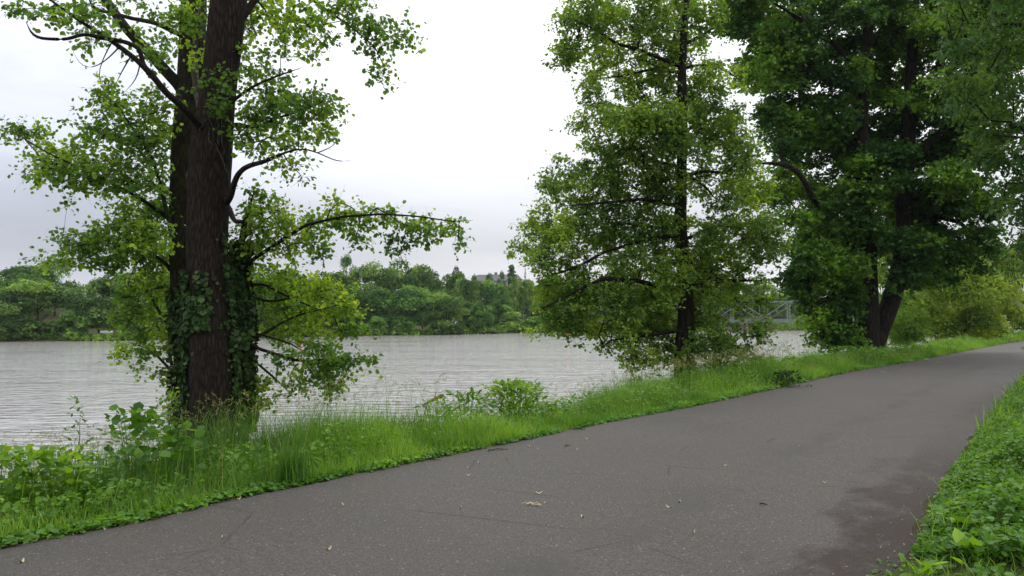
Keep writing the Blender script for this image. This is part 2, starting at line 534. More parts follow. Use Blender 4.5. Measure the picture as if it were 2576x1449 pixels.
# hairline cracks
wv = N(nt, 'TexVoronoi', feature='DISTANCE_TO_EDGE'); wv.inputs['Scale'].default_value = .55
dv = mixc(nt, .06, rot, N(nt, 'TexNoise', Scale=3.0, Detail=5.0).outputs['Color'], 'ADD')
nt.links.new(dv, wv.inputs['Vector'])
cr = math_(nt, 'MULTIPLY', ramp(nt, wv.outputs['Distance'], [(0, (1, 1, 1)), (.009, (0, 0, 0))]), ramp(nt, noise(nt, ob, 1.1, 2), [(.5, (0, 0, 0)), (.6, (1, 1, 1))]))
c = mixc(nt, math_(nt, 'MULTIPLY', cr, .7), c, (.03, .027, .025))
p = N(nt, 'BsdfPrincipled'); p.inputs['Specular IOR Level'].default_value = .35
nt.links.new(c, p.inputs['Base Color'])
nt.links.new(math_(nt, 'ADD', math_(nt, 'MULTIPLY', big, .35), .48), p.inputs['Roughness'])
bp = N(nt, 'Bump'); bp.inputs['Strength'].default_value = .8; bp.inputs['Distance'].default_value = .010
hh = math_(nt, 'SUBTRACT', math_(nt, 'ADD', fine, math_(nt, 'MULTIPLY', grit.outputs['Distance'], .7)), cr)
nt.links.new(hh, bp.inputs['Height']); nt.links.new(bp.outputs[0], p.inputs['Normal'])
nt.links.new(p.outputs[0], out.inputs[0])
tag(link('path', me, None, m), kind='structure')

# water
V = np.concatenate([xy(np.array([-900., 1500, 1500, -900]), np.array([6.5, 6.5, 1200, 1200])), np.full((4, 1), WZ)], 1)
me = mesh('water', V, [np.array([[0, 1, 2, 3]])])
m, nt, out = nodes('rippled_river_water')
tc = N(nt, 'TexCoord'); ob = tc.outputs['Object']
w1 = noise(nt, mapping(nt, ob, (.70, 2.3, 1), (0, 0, R(3))), 1.0, 2, .45, .5)
w2 = noise(nt, mapping(nt, ob, (2.2, 6.0, 1), (0, 0, R(-9))), 1.0, 2, .5, .3)
w3 = noise(nt, mapping(nt, ob, (.10, .22, 1)), 1.0, 2)
amp = ramp(nt, w3, [(.3, (.45, .45, .45)), (.65, (1, 1, 1))])
hh = math_(nt, 'ADD', math_(nt, 'MULTIPLY', w1, 1.0), math_(nt, 'MULTIPLY', w2, .30))
hh = math_(nt, 'MULTIPLY', hh, amp)
p = N(nt, 'BsdfPrincipled')
p.inputs['Base Color'].default_value = (.330, .320, .308, 1)
p.inputs['Roughness'].default_value = .07
p.inputs['IOR'].default_value = 1.33
bp = N(nt, 'Bump'); bp.inputs['Strength'].default_value = 1.0; bp.inputs['Distance'].default_value = .15
nt.links.new(hh, bp.inputs['Height']); nt.links.new(bp.outputs[0], p.inputs['Normal'])
nt.links.new(p.outputs[0], out.inputs[0])
tag(link('water', me, None, m), kind='structure')


# ------------------------------------------------------------------ near trees
class Tree:
    def __init__(s, seed):
        s.P, s.par, s.fix = [], [], []
        s.rg = RS(seed)
        s.bark = Geo(); s.limbs = []; s.seed = seed

    def limb(s, pts, sides=12, step=.08, lump=.06, geo=None, nodes_=True):
        """pts: (u, v, Y, half width in photograph pixels)"""
        P = np.array([at(u, v, Y) for u, v, Y, w in pts]); r = np.array([w * px(Y) for u, v, Y, w in pts]); r[-1] *= .3
        q, rr = tube(geo or s.bark, P, r, sides, lump, step=step, seed=s.seed + len(s.P))
        if nodes_:
            k = max(1, int(.12 / step))
            base = len(s.P)
            for j in range(0, len(q), k):
                s.P.append(q[j]); s.par.append(-1 if j == 0 else len(s.P) - 2); s.fix.append(rr[j])
        return q, rr

    def grow(s, T, dirbias=.15, zpen=.8, seglen=.22, droop=0.0):
        T = np.asarray(T)
        P0 = np.array(s.P)
        d0 = np.array([np.min(np.linalg.norm(P0 - t, axis=1)) for t in T])
        order = np.argsort(d0 + s.rg.rand(len(T)) * .3)
        cap = len(P0) + len(T) * 30
        A = np.zeros((cap, 3)); A[:len(P0)] = P0; n = len(P0)
        ends = []
        for k in order:
            t = T[k]
            df = A[:n] - t
            dist = np.sqrt((df ** 2).sum(1))
            cost = dist + zpen * np.clip(df[:, 2] + .0, 0, None)
            j = int(np.argmin(cost)); a = A[j]; L = dist[j]
            ctrl = a + (t - a) * .5 + np.array([0, 0, dirbias * L]) + s.rg.randn(3) * .08 * L
            m_ = max(1, min(14, int(L / seglen)))
            prev = j
            for q in range(1, m_ + 1):
                w = q / m_
                pt = (1 - w) ** 2 * a + 2 * w * (1 - w) * ctrl + w * w * t + (s.rg.randn(3) * .02 * min(L, 1) if q < m_ else 0)
                A[n] = pt; s.P.append(pt); s.par.append(prev); s.fix.append(None); prev = n; n += 1
            ends.append((k, prev))
        s.ends = ends
        return ends

    def twigs(s, geo, rt=.0022, expo=.46, rmax=.05, sides=4):
        n = len(s.P); cnt = np.zeros(n)
        for k, e in s.ends: cnt[e] += 1
        for q in range(n - 1, -1, -1):
            if s.par[q] >= 0 and s.fix[q] is None: cnt[s.par[q]] += cnt[q]
        P = np.array(s.P)
        idx = np.array([q for q in range(n) if s.fix[q] is None])
        par = np.array(s.par)[idx]
        ra = np.minimum(rt * np.maximum(cnt[idx], 1) ** expo, rmax)
        pf = np.array([s.fix[q] is not None for q in par])
        rp = np.where(pf, ra * 1.15, np.minimum(rt * np.maximum(cnt[par], 1) ** expo, ra * 1.25))
        a = P[par]; b = P[idx]; d = unit(b - a)
        x = unit(np.cross(d, np.array([.3, .2, .93]))); y = np.cross(d, x)
        ang = np.linspace(0, 2 * math.pi, sides, endpoint=False)
        ring = np.cos(ang)[None, :, None] * x[:, None] + np.sin(ang)[None, :, None] * y[:, None]
        V = np.concatenate([a[:, None] + ring * rp[:, None, None], (b + d * 0)[:, None] + ring * ra[:, None, None]], 1)
        i = np.arange(len(idx))[:, None] * (2 * sides)
        F = []
        for k in range(sides):
            k2 = (k + 1) % sides
            F.append(i + np.array([[k, k2, sides + k2, sides + k]]))
        geo.add(V.reshape(-1, 3), [np.concatenate(F)])


def ellipses(rg, blobs, Yc, Ys, per=1.0, jitter=.0):
    """sample spray centres inside crown clumps; every clump has its own depth and thickness"""
    T = []; gid = []
    for k, b in enumerate(blobs):
        u, v, ru, rv = b[:4]; den = b[4] if len(b) > 4 else 1.0
        yc = Yc + (b[5] if len(b) > 5 else rg.uniform(-.6, .6) * Ys)
        n = max(2, int(ru * rv * math.pi * den * per / 1000 + .5))
        a = rg.rand(n) * 2 * math.pi; r = np.sqrt(rg.rand(n)) * (1 + .18 * rg.randn(n)).clip(.7, 1.3)
        th = max(ru * px(Yc) * .9, .15)
        z = rg.uniform(-1, 1, n) * th
        for q in range(n):
            T.append(at(u + math.cos(a[q]) * r[q] * ru, v + math.sin(a[q]) * r[q] * rv, yc + z[q]))
            gid.append(k)
    return np.array(T), np.array(gid)


def prisms(geo, a, b, ra, rb):
    d = unit(b - a); x = unit(np.cross(d, np.array([.31, .22, .92]))); y = np.cross(d, x)
    ang = np.array([0, 2.094, 4.189])
    ring = np.cos(ang)[None, :, None] * x[:, None] + np.sin(ang)[None, :, None] * y[:, None]
    V = np.concatenate([a[:, None] + ring * ra, b[:, None] + ring * rb], 1)
    i = np.arange(len(a))[:, None] * 6
    geo.add(V.reshape(-1, 3), [np.concatenate([i + np.array([[k, (k + 1) % 3, 3 + (k + 1) % 3, 3 + k]]) for k in range(3)])])


def poly_blobs(rg, poly, step, ru, rv, den=1.0, jit=.35):
    poly = np.array(poly, float); out_ = []
    x0, y0 = poly.min(0); x1, y1 = poly.max(0)
    y = y0
    row = 0
    while y < y1:
        x = x0 + (row % 2) * step / 2
        while x < x1:
            qx, qy = x + rg.randn() * jit * step, y + rg.randn() * jit * step * .8
            inside = False; j = len(poly) - 1
            for i_ in range(len(poly)):
                if (poly[i_, 1] > qy) != (poly[j, 1] > qy) and qx < (poly[j, 0] - poly[i_, 0]) * (qy - poly[i_, 1]) / (poly[j, 1] - poly[i_, 1]) + poly[i_, 0]: inside = not inside
                j = i_
            if inside:
                out_.append((qx, qy, ru * rg.uniform(.7, 1.3), rv * rg.uniform(.7, 1.3), den * rg.uniform(.7, 1.2)))
            x += step
        y += step * .8; row += 1
    return out_


def sprays(geo, rg, T, gid, per, sigma, size, shape='round', up=.9, droop=.35, centre=None, flatten=.55, bark=None, tw=.0022):
    n = len(T)
    cnt = np.maximum(3, (per * (1 + .35 * rg.randn(n))).astype(int))
    idx = np.repeat(np.arange(n), cnt); k = len(idx)
    # every spray is a few thin twigs fanning out; leaves sit along them
    NT = 5
    td = unit(rg.randn(n, NT, 3) * np.array([1, 1, flatten]) + np.array([0, 0, -.15]))
    tl_ = sigma * rg.uniform(.9, 2.4, (n, NT))
    wt = rg.randint(0, NT, k)
    fr = rg.uniform(.12, 1.05, k)
    P = T[idx] + td[idx, wt] * (tl_[idx, wt] * fr)[:, None] + rg.randn(k, 3) * sigma * .16
    if bark is not None:
        prisms(bark, np.repeat(T, NT, axis=0), (T[:, None] + td * tl_[..., None]).reshape(-1, 3), tw, tw * .5)
    c = T.mean(0) if centre is None else centre
    outw = unit((T[idx] - c) * np.array([1, 1, .2]))
    ax = unit(td[idx, wt] * .7 + rg.randn(k, 3) * .6 + np.array([0, 0, -droop]))
    nr = unit(np.array([0, 0, up]) + rg.randn(k, 3) * .62 + outw * .3)
    gt = rg.rand(int(gid.max()) + 1)[gid][idx] if len(gid) else 0
    st = rg.rand(n)[idx]
    tint = np.stack([rg.rand(k), .65 * gt + .35 * st, st], 1)  # clump tone imitates lit and shaded clumps, on top of leaf-to-leaf variation
    add_leaves(geo, P, ax, nr, size * (1 + .25 * rg.randn(k)).clip(.5, 1.6), shape, tint=tint)
    return k


def finish_tree(name, tr, base, label, cat, leafgeo, leafmat, barkmat, extra=(), group=None):
    root = empty(name, base)
    tag(root, label, cat, group)
    tr.twigs(tr.bark, *tr.tw)
    link('trunk', tr.bark.mesh('trunk', True), root, barkmat)
    link('crown', leafgeo.mesh('crown'), root, leafmat)
    for nm, ge, mt in extra:
        link(nm, ge.mesh(nm, nm != 'ivy'), root, mt)
    return root


def ivy_on(rg, q, rr, n, v0, v1, size, off=.05, side=None, thick=.06):
    """ivy leaves hugging a stem between two heights (fractions of its length)"""
    g = Geo()
    m_ = len(q)
    t = rg.uniform(v0, v1, n) * (m_ - 1)
    # patchy cover
    i0 = t.astype(int).clip(0, m_ - 2); f = (t - i0)[:, None]
    c = q[i0] * (1 - f) + q[i0 + 1] * f; r = rr[i0]
    a = rg.rand(n) * 2 * math.pi if side is None else rg.normal(side[0], side[1], n)
    keep = vnoise(a * 2.2 + 9, c[:, 2] * 1.4 + 7, 21) > (.28 if side is None else .2)
    c, r, a = c[keep], r[keep], a[keep]; k = len(c)
    o = np.stack([np.cos(a), np.sin(a), np.zeros(k)], 1)
    P = c + o * (r + off + rg.rand(k) * thick)[:, None]
    nr = unit(o + rg.randn(k, 3) * .4 + np.array([0, 0, .35]))
    ax = unit(rg.randn(k, 3) * .5 + np.array([0, 0, -1.0]) + o * .25)
    add_leaves(g, P, ax, nr, size * (1 + .3 * rg.randn(k)).clip(.5, 1.6), 'wide', .15, tint=np.stack([rg.rand(k)] * 3, 1))
    return g


# ---- tree A: the big dark trunk
rg = RS(11)
A = Tree(11)
YA = 10.0
qA, rA = A.limb([(536, 1215, YA, 78), (533, 1150, YA, 66), (532, 1085, YA, 58), (531, 900, YA, 54), (523, 720, YA, 50), (520, 607, YA, 49), (531, 391, YA, 51), (547, 260, YA, 43), (554, 200, YA, 42), (564, 109, YA, 43), (575, 0, YA, 44), (585, -200, YA, 38), (600, -600, YA, 26)], 32, .06, .05)
la = [
    [(512, 330, 9.85, 10), (485, 298, 9.6, 9.5), (460, 269, 9.4, 9), (417, 234, 9.2, 8.5), (382, 187, 9.1, 8.5), (356, 161, 9, 7.5), (312, 126, 9, 6.5), (269, 95, 9, 5.5), (226, 69, 9, 4.5), (187, 43, 9, 4), (140, 10, 9, 3.2), (90, -30, 9, 2.5)],
    [(366, 170, 9.05, 6), (352, 148, 9.05, 6), (358, 125, 9, 5.5), (330, 110, 9, 5.5), (290, 98, 8.9, 5), (262, 99, 8.9, 5), (210, 82, 8.8, 4.5), (175, 100, 8.8, 4.2), (130, 98, 8.8, 4), (95, 97, 8.8, 3.6), (78, 88, 8.8, 3), (66, 55, 8.8, 1.6)],
    [(571, 505, 9.9, 10), (580, 499, 9.75, 8), (590, 455, 9.6, 7.5), (603, 430, 9.5, 7), (625, 417, 9.4, 6.5), (672, 405, 9.3, 5.5), (712, 385, 9.3, 3), (760, 372, 9.3, 2.2), (800, 384, 9.3, 1.5), (850, 408, 9.3, 1.2), (884, 404, 9.3, .8)],
    [(572, 520, 9.9, 8), (586, 545, 9.75, 6), (591, 568, 9.7, 5.5), (607, 560, 9.7, 4), (622, 548, 9.7, 2)],
    [(580, 318, 9.9, 7), (600, 310, 9.8, 5), (638, 325, 9.7, 4.5), (690, 298, 9.6, 3.5), (740, 285, 9.6, 2.5), (800, 262, 9.6, 1.6)],
    [(600, 60, 10, 10), (640, 0, 10.2, 8), (700, -60, 10.4, 6), (800, -90, 10.5, 5)],
    [(770, -10, 9.6, 3.5), (830, 30, 9.5, 3), (900, 80, 9.4, 2.2), (950, 125, 9.4, 1.6), (968, 180, 9.4, 1)],
    [(300, 118, 9, 2), (270, 150, 9, 1.4), (230, 175, 9, 1.1), (200, 165, 9, .8), (180, 120, 9, .6)],
    [(285, 100, 8.95, 2), (262, 140, 9, 1.3), (245, 190, 9, 1), (262, 225, 9, .7)],
    [(330, 140, 9, 2), (300, 190, 9, 1.2), (290, 215, 9, .8)],
    [(352, 160, 9.05, 2), (345, 200, 9, 1.3), (310, 235, 9, .8)],
    [(800, 384, 9.3, 1.6), (830, 372, 9.3, 1.1), (852, 365, 9.3, .8), (850, 338, 9.3, .7)],
    [(712, 385, 9.3, 1.8), (730, 420, 9.3, 1.2), (765, 440, 9.3, .9), (760, 470, 9.3, .6)],
    [(590, 250, 9.95, 5), (640, 215, 9.9, 3.5), (700, 190, 9.8, 2.5), (760, 170, 9.8, 1.5)],
]
for L in la: A.limb(L, 8, .06, .08)
# link the hanging outer branch up to its parent limb
A.limb([(700, -60, 10.4, 5), (740, -45, 10.0, 4), (770, -10, 9.6, 3.5)], 8, .06, .05)
blobA = [(90, 20, 40, 22, .7, -1), (160, 28, 60, 26, .6, -1), (240, 30, 75, 26, .55, -1), (290, 84, 60, 26, .5, -.9), (205, 100, 60, 16, .35, -1.1), (395, 150, 45, 45, .35, -.6),
         (640, 40, 45, 55, .8), (700, 25, 55, 45, .9), (770, 55, 45, 45, .8), (800, 110, 25, 45, .7), (850, 15, 55, 25, .8, -.5), (915, 60, 50, 35, .8, -.5), (970, 108, 45, 26, .9, -.6), (1030, 105, 22, 20, .8, -.6), (962, 190, 20, 28, .8, -.6), (895, 5, 40, 18, .8, -.5),
         (1022, 62, 16, 10, .7, -.6), (640, 165, 38, 55, .6), (680, 210, 50, 42, .7), (700, 275, 70, 48, .9), (780, 268, 60, 42, .9), (838, 268, 26, 18, .7), (635, 300, 34, 50, .9, -.4), (735, 345, 55, 34, .9), (800, 325, 42, 26, .6),
         (640, 350, 40, 34, .8, -.4), (718, 408, 46, 20, .7, -.7), (752, 450, 12, 22, .5, -.7), (815, 300, 30, 40, .5), (560, 220, 36, 60, .5, -.6), (610, 110, 24, 40, .8), (730, 110, 40, 40, .5)]
T, gid = ellipses(rg, blobA, YA, 1.4, 4.0)
A.grow(T, .12, .6)
lg = Geo(); nA = sprays(lg, rg, T, gid, 20, .12, .047, 'round', bark=A.bark, tw=.0016)
A.tw = (.0019, .45, .02)
# dead hanging creeper strands on the bark
strand = Geo()
for (u0, v0, u1, v1) in [(520, 250, 535, 335), (545, 290, 548, 365), (556, 285, 562, 390), (524, 320, 530, 378), (540, 360, 575, 440), (500, 330, 520, 300)]:
    k = 10; pts = []
    for q in range(k):
        w = q / (k - 1); u = u0 + (u1 - u0) * w + rg.randn() * 2; v = v0 + (v1 - v0) * w
        pts.append(at(u, v, YA - .33))
    tube(strand, pts, [.0035] * k, 4, cap=False)
iv = ivy_on(rg, qA, rA, 1300, .205, .285, .050, .005, (-math.pi * .72, .50), .05)
iv2 = ivy_on(rg, qA, rA, 420, .09, .22, .052, .005, (-math.pi * .90, .22), .05)
iv3 = ivy_on(rg, qA, rA, 600, .10, .34, .050, .01, (.10, .30), .07)
for x_ in (iv2, iv3):
    iv.add(np.concatenate(x_.V), [f for f in x_.F], np.concatenate(x_.T))
print('leaves A', nA)
bA = at(533, 1150, YA); bA[2] = ground_z(bA[0], bA[1])
finish_tree('alder_tree', A, bA, 'alder with the thickest dark furrowed trunk, rooted in the tall bank grass', 'tree', lg, M['alder_near'], M['bark'],
            [('ivy', iv, M['ivy']), ('creeper', strand, M['bark_pale'])])

# ---- tree B: second trunk behind, mossy
rg = RS(12)
B = Tree(12); YB = 11.0
qB, rB = B.limb([(478, 1180, YB, 44), (474, 1110, YB, 36), (470, 1000, YB, 31), (468, 900, YB, 29), (462, 700, YB, 31), (458, 607, YB, 31), (466, 391, YB, 33), (478, 217, YB, 31), (486, 43, YB, 31), (494, -200, YB, 26), (505, -500, YB, 16)], 24, .06, .06)
lb = [
    [(462, 232, YB, 18), (447, 210, 10.9, 15), (408, 168, 10.8, 14), (369, 126, 10.8, 13), (335, 92, 10.8, 13), (312, 66, 10.7, 13), (288, 30, 10.7, 12), (262, -5, 10.7, 12), (215, -80, 10.7, 10)],
    [(470, 95, 10.9, 8), (425, 74, 10.6, 6.5), (390, 56, 10.5, 6), (347, 50, 10.4, 5.5), (304, 39, 10.4, 5), (269, 30, 10.4, 4.5), (234, 24, 10.4, 4), (221, -10, 10.4, 3.5)],
    [(508, 285, 10.6, 12), (503, 262, 10.6, 11), (490, 195, 10.6, 9), (487, 130, 10.6, 8), (500, 60, 10.6, 7), (505, 0, 10.6, 5)],
    [(445, 640, YB, 8), (425, 560, 10.7, 6), (408, 480, 10.6, 5), (385, 400, 10.5, 4), (340, 330, 10.4, 3), (290, 260, 10.3, 2)],
    [(440, 560, YB, 6), (370, 510, 10.5, 5), (300, 470, 10.4, 4), (220, 430, 10.3, 3), (120, 385, 10.2, 2), (30, 330, 10.2, 1.2)],
    [(440, 690, YB, 6), (405, 650, 10.8, 4), (340, 620, 10.7, 3), (250, 610, 10.6, 2.4), (180, 620, 10.6, 1.4)],
    [(445, 880, YB, 6), (410, 800, 11.3, 4), (370, 730, 11.4, 3), (330, 680, 11.4, 2)],
    [(448, 960, YB, 5), (420, 920, 11.2, 3.5), (380, 880, 11.3, 2.6), (320, 860, 11.4, 1.6)],
    [(476, 470, 10.75, 6), (470, 445, 10.55, 6), (474, 425, 10.5, 5), (484, 415, 10.5, 3)],
    [(440, 730, YB, 5), (400, 720, 11.1, 3), (350, 745, 11.2, 2)],
]
pale = Geo()
for j, L in enumerate(lb): B.limb(L, 8, .06, .08, geo=pale if j in (2, 8) else None)
blobB = [(400, 40, 50, 30, .6), (480, 40, 34, 50, 1.2, -.5), (500, 130, 20, 40, .7, -.5), (430, 110, 34, 34, .7, .6), (350, 10, 40, 14, .5),
         (270, 245, 55, 45, .6), (250, 215, 25, 20, .6), (330, 300, 75, 60, .8), (250, 340, 50, 32, .8), (390, 270, 45, 60, .7), (405, 370, 40, 80, .9, .8), (340, 370, 60, 40, .9),
         (25, 325, 24, 16, .9), (60, 318, 26, 16, .9), (30, 350, 22, 8, .6), (95, 340, 34, 26, .9), (125, 400, 50, 34, 1.1), (190, 425, 70, 40, 1.2), (260, 440, 70, 45, 1.0), (330, 440, 60, 55, .9), (100, 432, 34, 26, 1.0), (200, 365, 40, 26, .8), (168, 510, 9, 20, .8), (170, 315, 22, 14, .6),
         (350, 525, 75, 50, 1.1), (290, 590, 95, 38, 1.3), (200, 605, 50, 30, 1.3), (380, 595, 55, 45, 1.1), (230, 645, 80, 30, .9), (150, 650, 34, 20, .7), (330, 650, 60, 35, 1.0), (100, 655, 20, 12, .6), (405, 620, 26, 50, 1.0, .5),
         (385, 700, 46, 34, 1.2, .6), (320, 735, 34, 26, 1.1, .7), (345, 785, 46, 22, 1.1, .5), (395, 775, 30, 34, 1.1, .8), (310, 800, 26, 18, 1.0, .4), (360, 835, 40, 20, 1.1, .6), (415, 850, 20, 50, 1.0, .4), (325, 875, 32, 14, 1.1, .6), (385, 890, 34, 18, 1.0, .3), (345, 925, 26, 10, .9, .5), (395, 935, 20, 14, .9, .3), (298, 895, 14, 8, .9, .6), (330, 690, 26, 18, .8, .9), (420, 720, 22, 40, .9, .6),
         (432, 1000, 14, 34, .9, -.2), (440, 1060, 16, 45, 1.2, -.3), (405, 480, 30, 60, .8, .7)]
T, gid = ellipses(rg, blobB, YB - .4, .9, 4.0)
B.grow(T, .12, .6)
B.tw = (.0019, .45, .018)
lg = Geo(); nB = sprays(lg, rg, T, gid, 20, .125, .048, 'round', bark=B.bark, tw=.0016)
ivb = ivy_on(rg, qB, rB, 700, .03, .27, .055, .01, (-math.pi * .70, .6), .06)
print('leaves B', nB)
bB = at(474, 1110, YB); bB[2] = ground_z(bB[0], bB[1])
finish_tree('alder_tree', B, bB, 'mossy alder trunk directly behind the thickest trunk, thick limb rising to upper left', 'tree', lg, M['alder_near'], M['bark_moss'],
            [('ivy', ivb, M['ivy']), ('pale_branch', pale, M['bark_pale'])])

# ---- tree C: slim ivy-clad stem to the right of the big trunk
rg = RS(13)
Cc = Tree(13); YC = 10.6
qC, rC = Cc.limb([(612, 1120, YC, 14), (612, 1000, YC, 12), (610, 850, YC, 11), (606, 720, YC, 10), (604, 640, YC, 9), (615, 560, YC, 7), (640, 480, YC, 4)], 10, .06, .06)
lc = [
    [(606, 690, YC, 6), (615, 667, 10.5, 5.5), (690, 617, 10.3, 5), (768, 566, 10.2, 4.2), (860, 545, 10.1, 3.2), (960, 538, 10, 2.6), (1060, 545, 9.9, 2), (1140, 558, 9.9, 1.5), (1190, 554, 9.9, .9)],
    [(612, 860, YC, 5), (641, 874, 10.5, 4.5), (699, 893, 10.4, 4.2), (733, 905, 10.3, 3.8), (769, 909, 10.3, 3), (850, 900, 10.2, 2), (930, 905, 10.2, 1)],
    [(612, 890, YC, 4), (651, 917, 10.5, 3), (693, 953, 10.4, 2.6), (736, 996, 10.4, 1.5)],
    [(612, 860, YC, 6), (638, 850, 10.6, 5), (672, 835, 10.7, 4), (699, 817, 10.8, 3), (751, 792, 10.9, 2.5), (863, 765, 11, 1.5)],
    [(608, 830, YC, 4), (666, 844, 10.5, 2.6), (742, 868, 10.4, 1.6), (760, 885, 10.4, 1)],
    [(606, 720, YC, 5), (660, 712, 10.8, 4), (700, 735, 10.9, 3), (780, 770, 11, 2), (850, 800, 11, 1.2)],
    [(606, 740, YC, 4), (680, 760, 10.9, 3), (780, 740, 11, 2), (860, 720, 11, 1.2)],
    [(612, 600, YC, 4), (660, 560, 10.5, 3), (700, 530, 10.4, 2)],
]
for L in lc: Cc.limb(L, 8, .06, .08)
blobC = [(650, 505, 40, 42, 1.0), (700, 540, 50, 32, .9), (630, 575, 36, 50, 1.1), (720, 600, 60, 40, .9), (800, 565, 50, 34, 1.0), (850, 525, 40, 20, .9), (900, 550, 50, 24, 1.1), (955, 535, 50, 20, 1.1), (1030, 558, 50, 20, 1.1), (1095, 575, 48, 20, 1.1), (1160, 560, 34, 10, 1.1),
         (1000, 612, 26, 26, 1.1), (985, 640, 10, 20, .8), (900, 595, 26, 26, 1.0), (1065, 600, 16, 20, 1.0), (1140, 605, 18, 18, 1.1), (780, 625, 50, 24, .8), (640, 640, 30, 40, .9),
         (690, 690, 46, 22, 1.2, .3), (760, 700, 44, 22, 1.2, .9), (820, 715, 36, 20, 1.2, .4), (858, 745, 30, 18, 1.3, .8), (700, 735, 50, 20, 1.2, .7), (785, 745, 50, 18, 1.2, .3), (845, 785, 40, 18, 1.3, .6), (720, 780, 50, 18, 1.1, .9), (790, 790, 50, 18, 1.2, .5), (870, 820, 34, 14, 1.2, .7), (670, 810, 22, 40, 1.0, .3), (740, 822, 44, 16, 1.1, .4), (815, 835, 46, 12, 1.1, .8), (655, 745, 22, 34, 1.1, .4), (700, 855, 34, 10, .9, .5), (912, 835, 20, 8, 1.1, .5), (880, 770, 20, 12, 1.0, .5),
         (790, 895, 50, 32, 1.2, -.3), (850, 908, 46, 26, 1.4, -.3), (905, 903, 32, 12, 1.0, -.3), (840, 960, 24, 28, 1.2, -.3), (760, 950, 30, 26, .6, -.3), (720, 985, 26, 22, .6, -.3), (700, 905, 34, 20, .7, -.2), (800, 940, 24, 24, 1.1, -.3), (842, 995, 14, 10, .9, -.3),
         (655, 985, 28, 34, 1.9, 0), (700, 740, 60, 60, .7, 1.2), (790, 868, 50, 14, 1.0, .3)]
T, gid = ellipses(rg, blobC, YC, .5, 4.0)
Cc.grow(T, .1, .5)
Cc.tw = (.0019, .45, .016)
lg = Geo(); nC = sprays(lg, rg, T, gid, 20, .125, .048, 'round', bark=Cc.bark, tw=.0016)
ivc = ivy_on(rg, qC, rC, 5000, .06, .80, .056, .0, None, .13)
print('leaves C', nC)
bC = at(612, 1110, YC); bC[2] = ground_z(bC[0], bC[1])
finish_tree('alder_tree', Cc, bC, 'slim ivy-clad alder stem right of the thickest trunk, long leafy branch reaching over the water', 'tree', lg, M['alder_near'], M['bark'],
            [('ivy', ivc, M['ivy'])])

# ---- tree 2: the middle alder
rg = RS(14)
D2 = Tree(14); YD = 21.0
qD, rD = D2.limb([(1724, 1000, YD, 34), (1724, 940, YD, 27), (1723, 900, YD, 25), (1724, 860, YD, 24), (1727, 800, YD, 20), (1725, 718, YD, 18), (1716, 640, YD, 17), (1711, 564, YD, 15), (1714, 434, YD, 12.5), (1718, 304, YD, 11.5), (1715, 174, YD, 11), (1720, 87, YD, 9.5), (1727, 0, YD, 8.5), (1735, -150, YD, 6), (1740, -350, YD, 3)], 18, .1, .07)
ld = [
    [(1710, 165, YD, 7), (1690, 158, 20.8, 6), (1640, 139, 20.6, 5), (1596, 121, 20.4, 4.5), (1557, 113, 20.3, 4), (1500, 75, 20.2, 3), (1440, 50, 20.2, 1.6)],
    [(1710, 182, YD, 5), (1640, 174, 21.2, 3.5), (1583, 187, 21.3, 3), (1540, 195, 21.3, 2.4), (1480, 200, 21.4, 1.2)],
    [(1722, 172, YD, 5), (1756, 163, 21, 3.5), (1792, 163, 21, 3), (1835, 182, 21, 2.4), (1870, 208, 21, 1.2)],
    [(1724, 110, YD, 5), (1779, 82, 21.1, 3.5), (1810, 55, 21.2, 2.4), (1840, 10, 21.2, 1.2)],
    [(1720, 445, YD, 5), (1770, 430, 21, 4), (1820, 435, 21.2, 3), (1880, 420, 21.4, 1.6)],
    [(1720, 440, YD, 5), (1755, 455, 20.8, 3.5), (1779, 473, 20.8, 3), (1805, 508, 20.8, 1.5)],
    [(1712, 590, YD, 7), (1640, 600, 20.5, 5), (1575, 618, 20.3, 4.5), (1514, 636, 20.2, 4), (1469, 663, 20.1, 3.3), (1414, 685, 20, 2.5), (1350, 700, 20, 1.3)],
    [(1718, 735, YD, 8), (1640, 715, 20.4, 6.5), (1600, 705, 20.2, 6), (1557, 704, 20, 6), (1517, 699, 19.9, 5.5), (1493, 712, 19.8, 4.5), (1453, 730, 19.8, 3.5), (1408, 755, 19.8, 2.4), (1365, 775, 19.8, 1.2)],
    [(1730, 700, YD, 6), (1772, 700, 21, 4.5), (1833, 706, 21.1, 4), (1925, 706, 21.2, 2.4), (1965, 700, 21.2, 1.2)],
    [(1736, 720, YD, 4), (1765, 708, 20.8, 3), (1772, 730, 20.7, 2.4), (1755, 790, 20.6, 1.4)],
    [(1712, 330, YD, 5), (1640, 300, 20.6, 3.5), (1560, 290, 20.4, 2.5), (1480, 300, 20.3, 1.4)],
    [(1712, 420, YD, 5), (1620, 400, 21.5, 3.5), (1540, 420, 21.8, 2.5), (1420, 430, 22, 1.4)],
    [(1712, 520, YD, 6), (1620, 500, 20.4, 4.5), (1520, 510, 20, 3), (1400, 520, 19.8, 1.4)],
    [(1712, 580, YD, 5), (1560, 560, 21.8, 3.5), (1420, 570, 22.4, 2.4), (1300, 625, 22.6, 1.2)],
    [(1722, 330, YD, 4), (1790, 300, 21.6, 3), (1850, 290, 22, 1.5)],
    [(1722, 830, YD, 6), (1650, 840, 20.5, 4), (1580, 850, 20.3, 3), (1510, 860, 20.2, 1.4)],
    [(1730, 850, YD, 5), (1790, 850, 20.6, 3), (1850, 870, 20.4, 2), (1900, 890, 20.3, 1.2)],
    [(1728, 600, YD, 5), (1800, 570, 21.8, 4), (1880, 560, 22.4, 3), (1940, 580, 22.6, 1.5)],
]
for L in ld: D2.limb(L, 7, .1, .08)
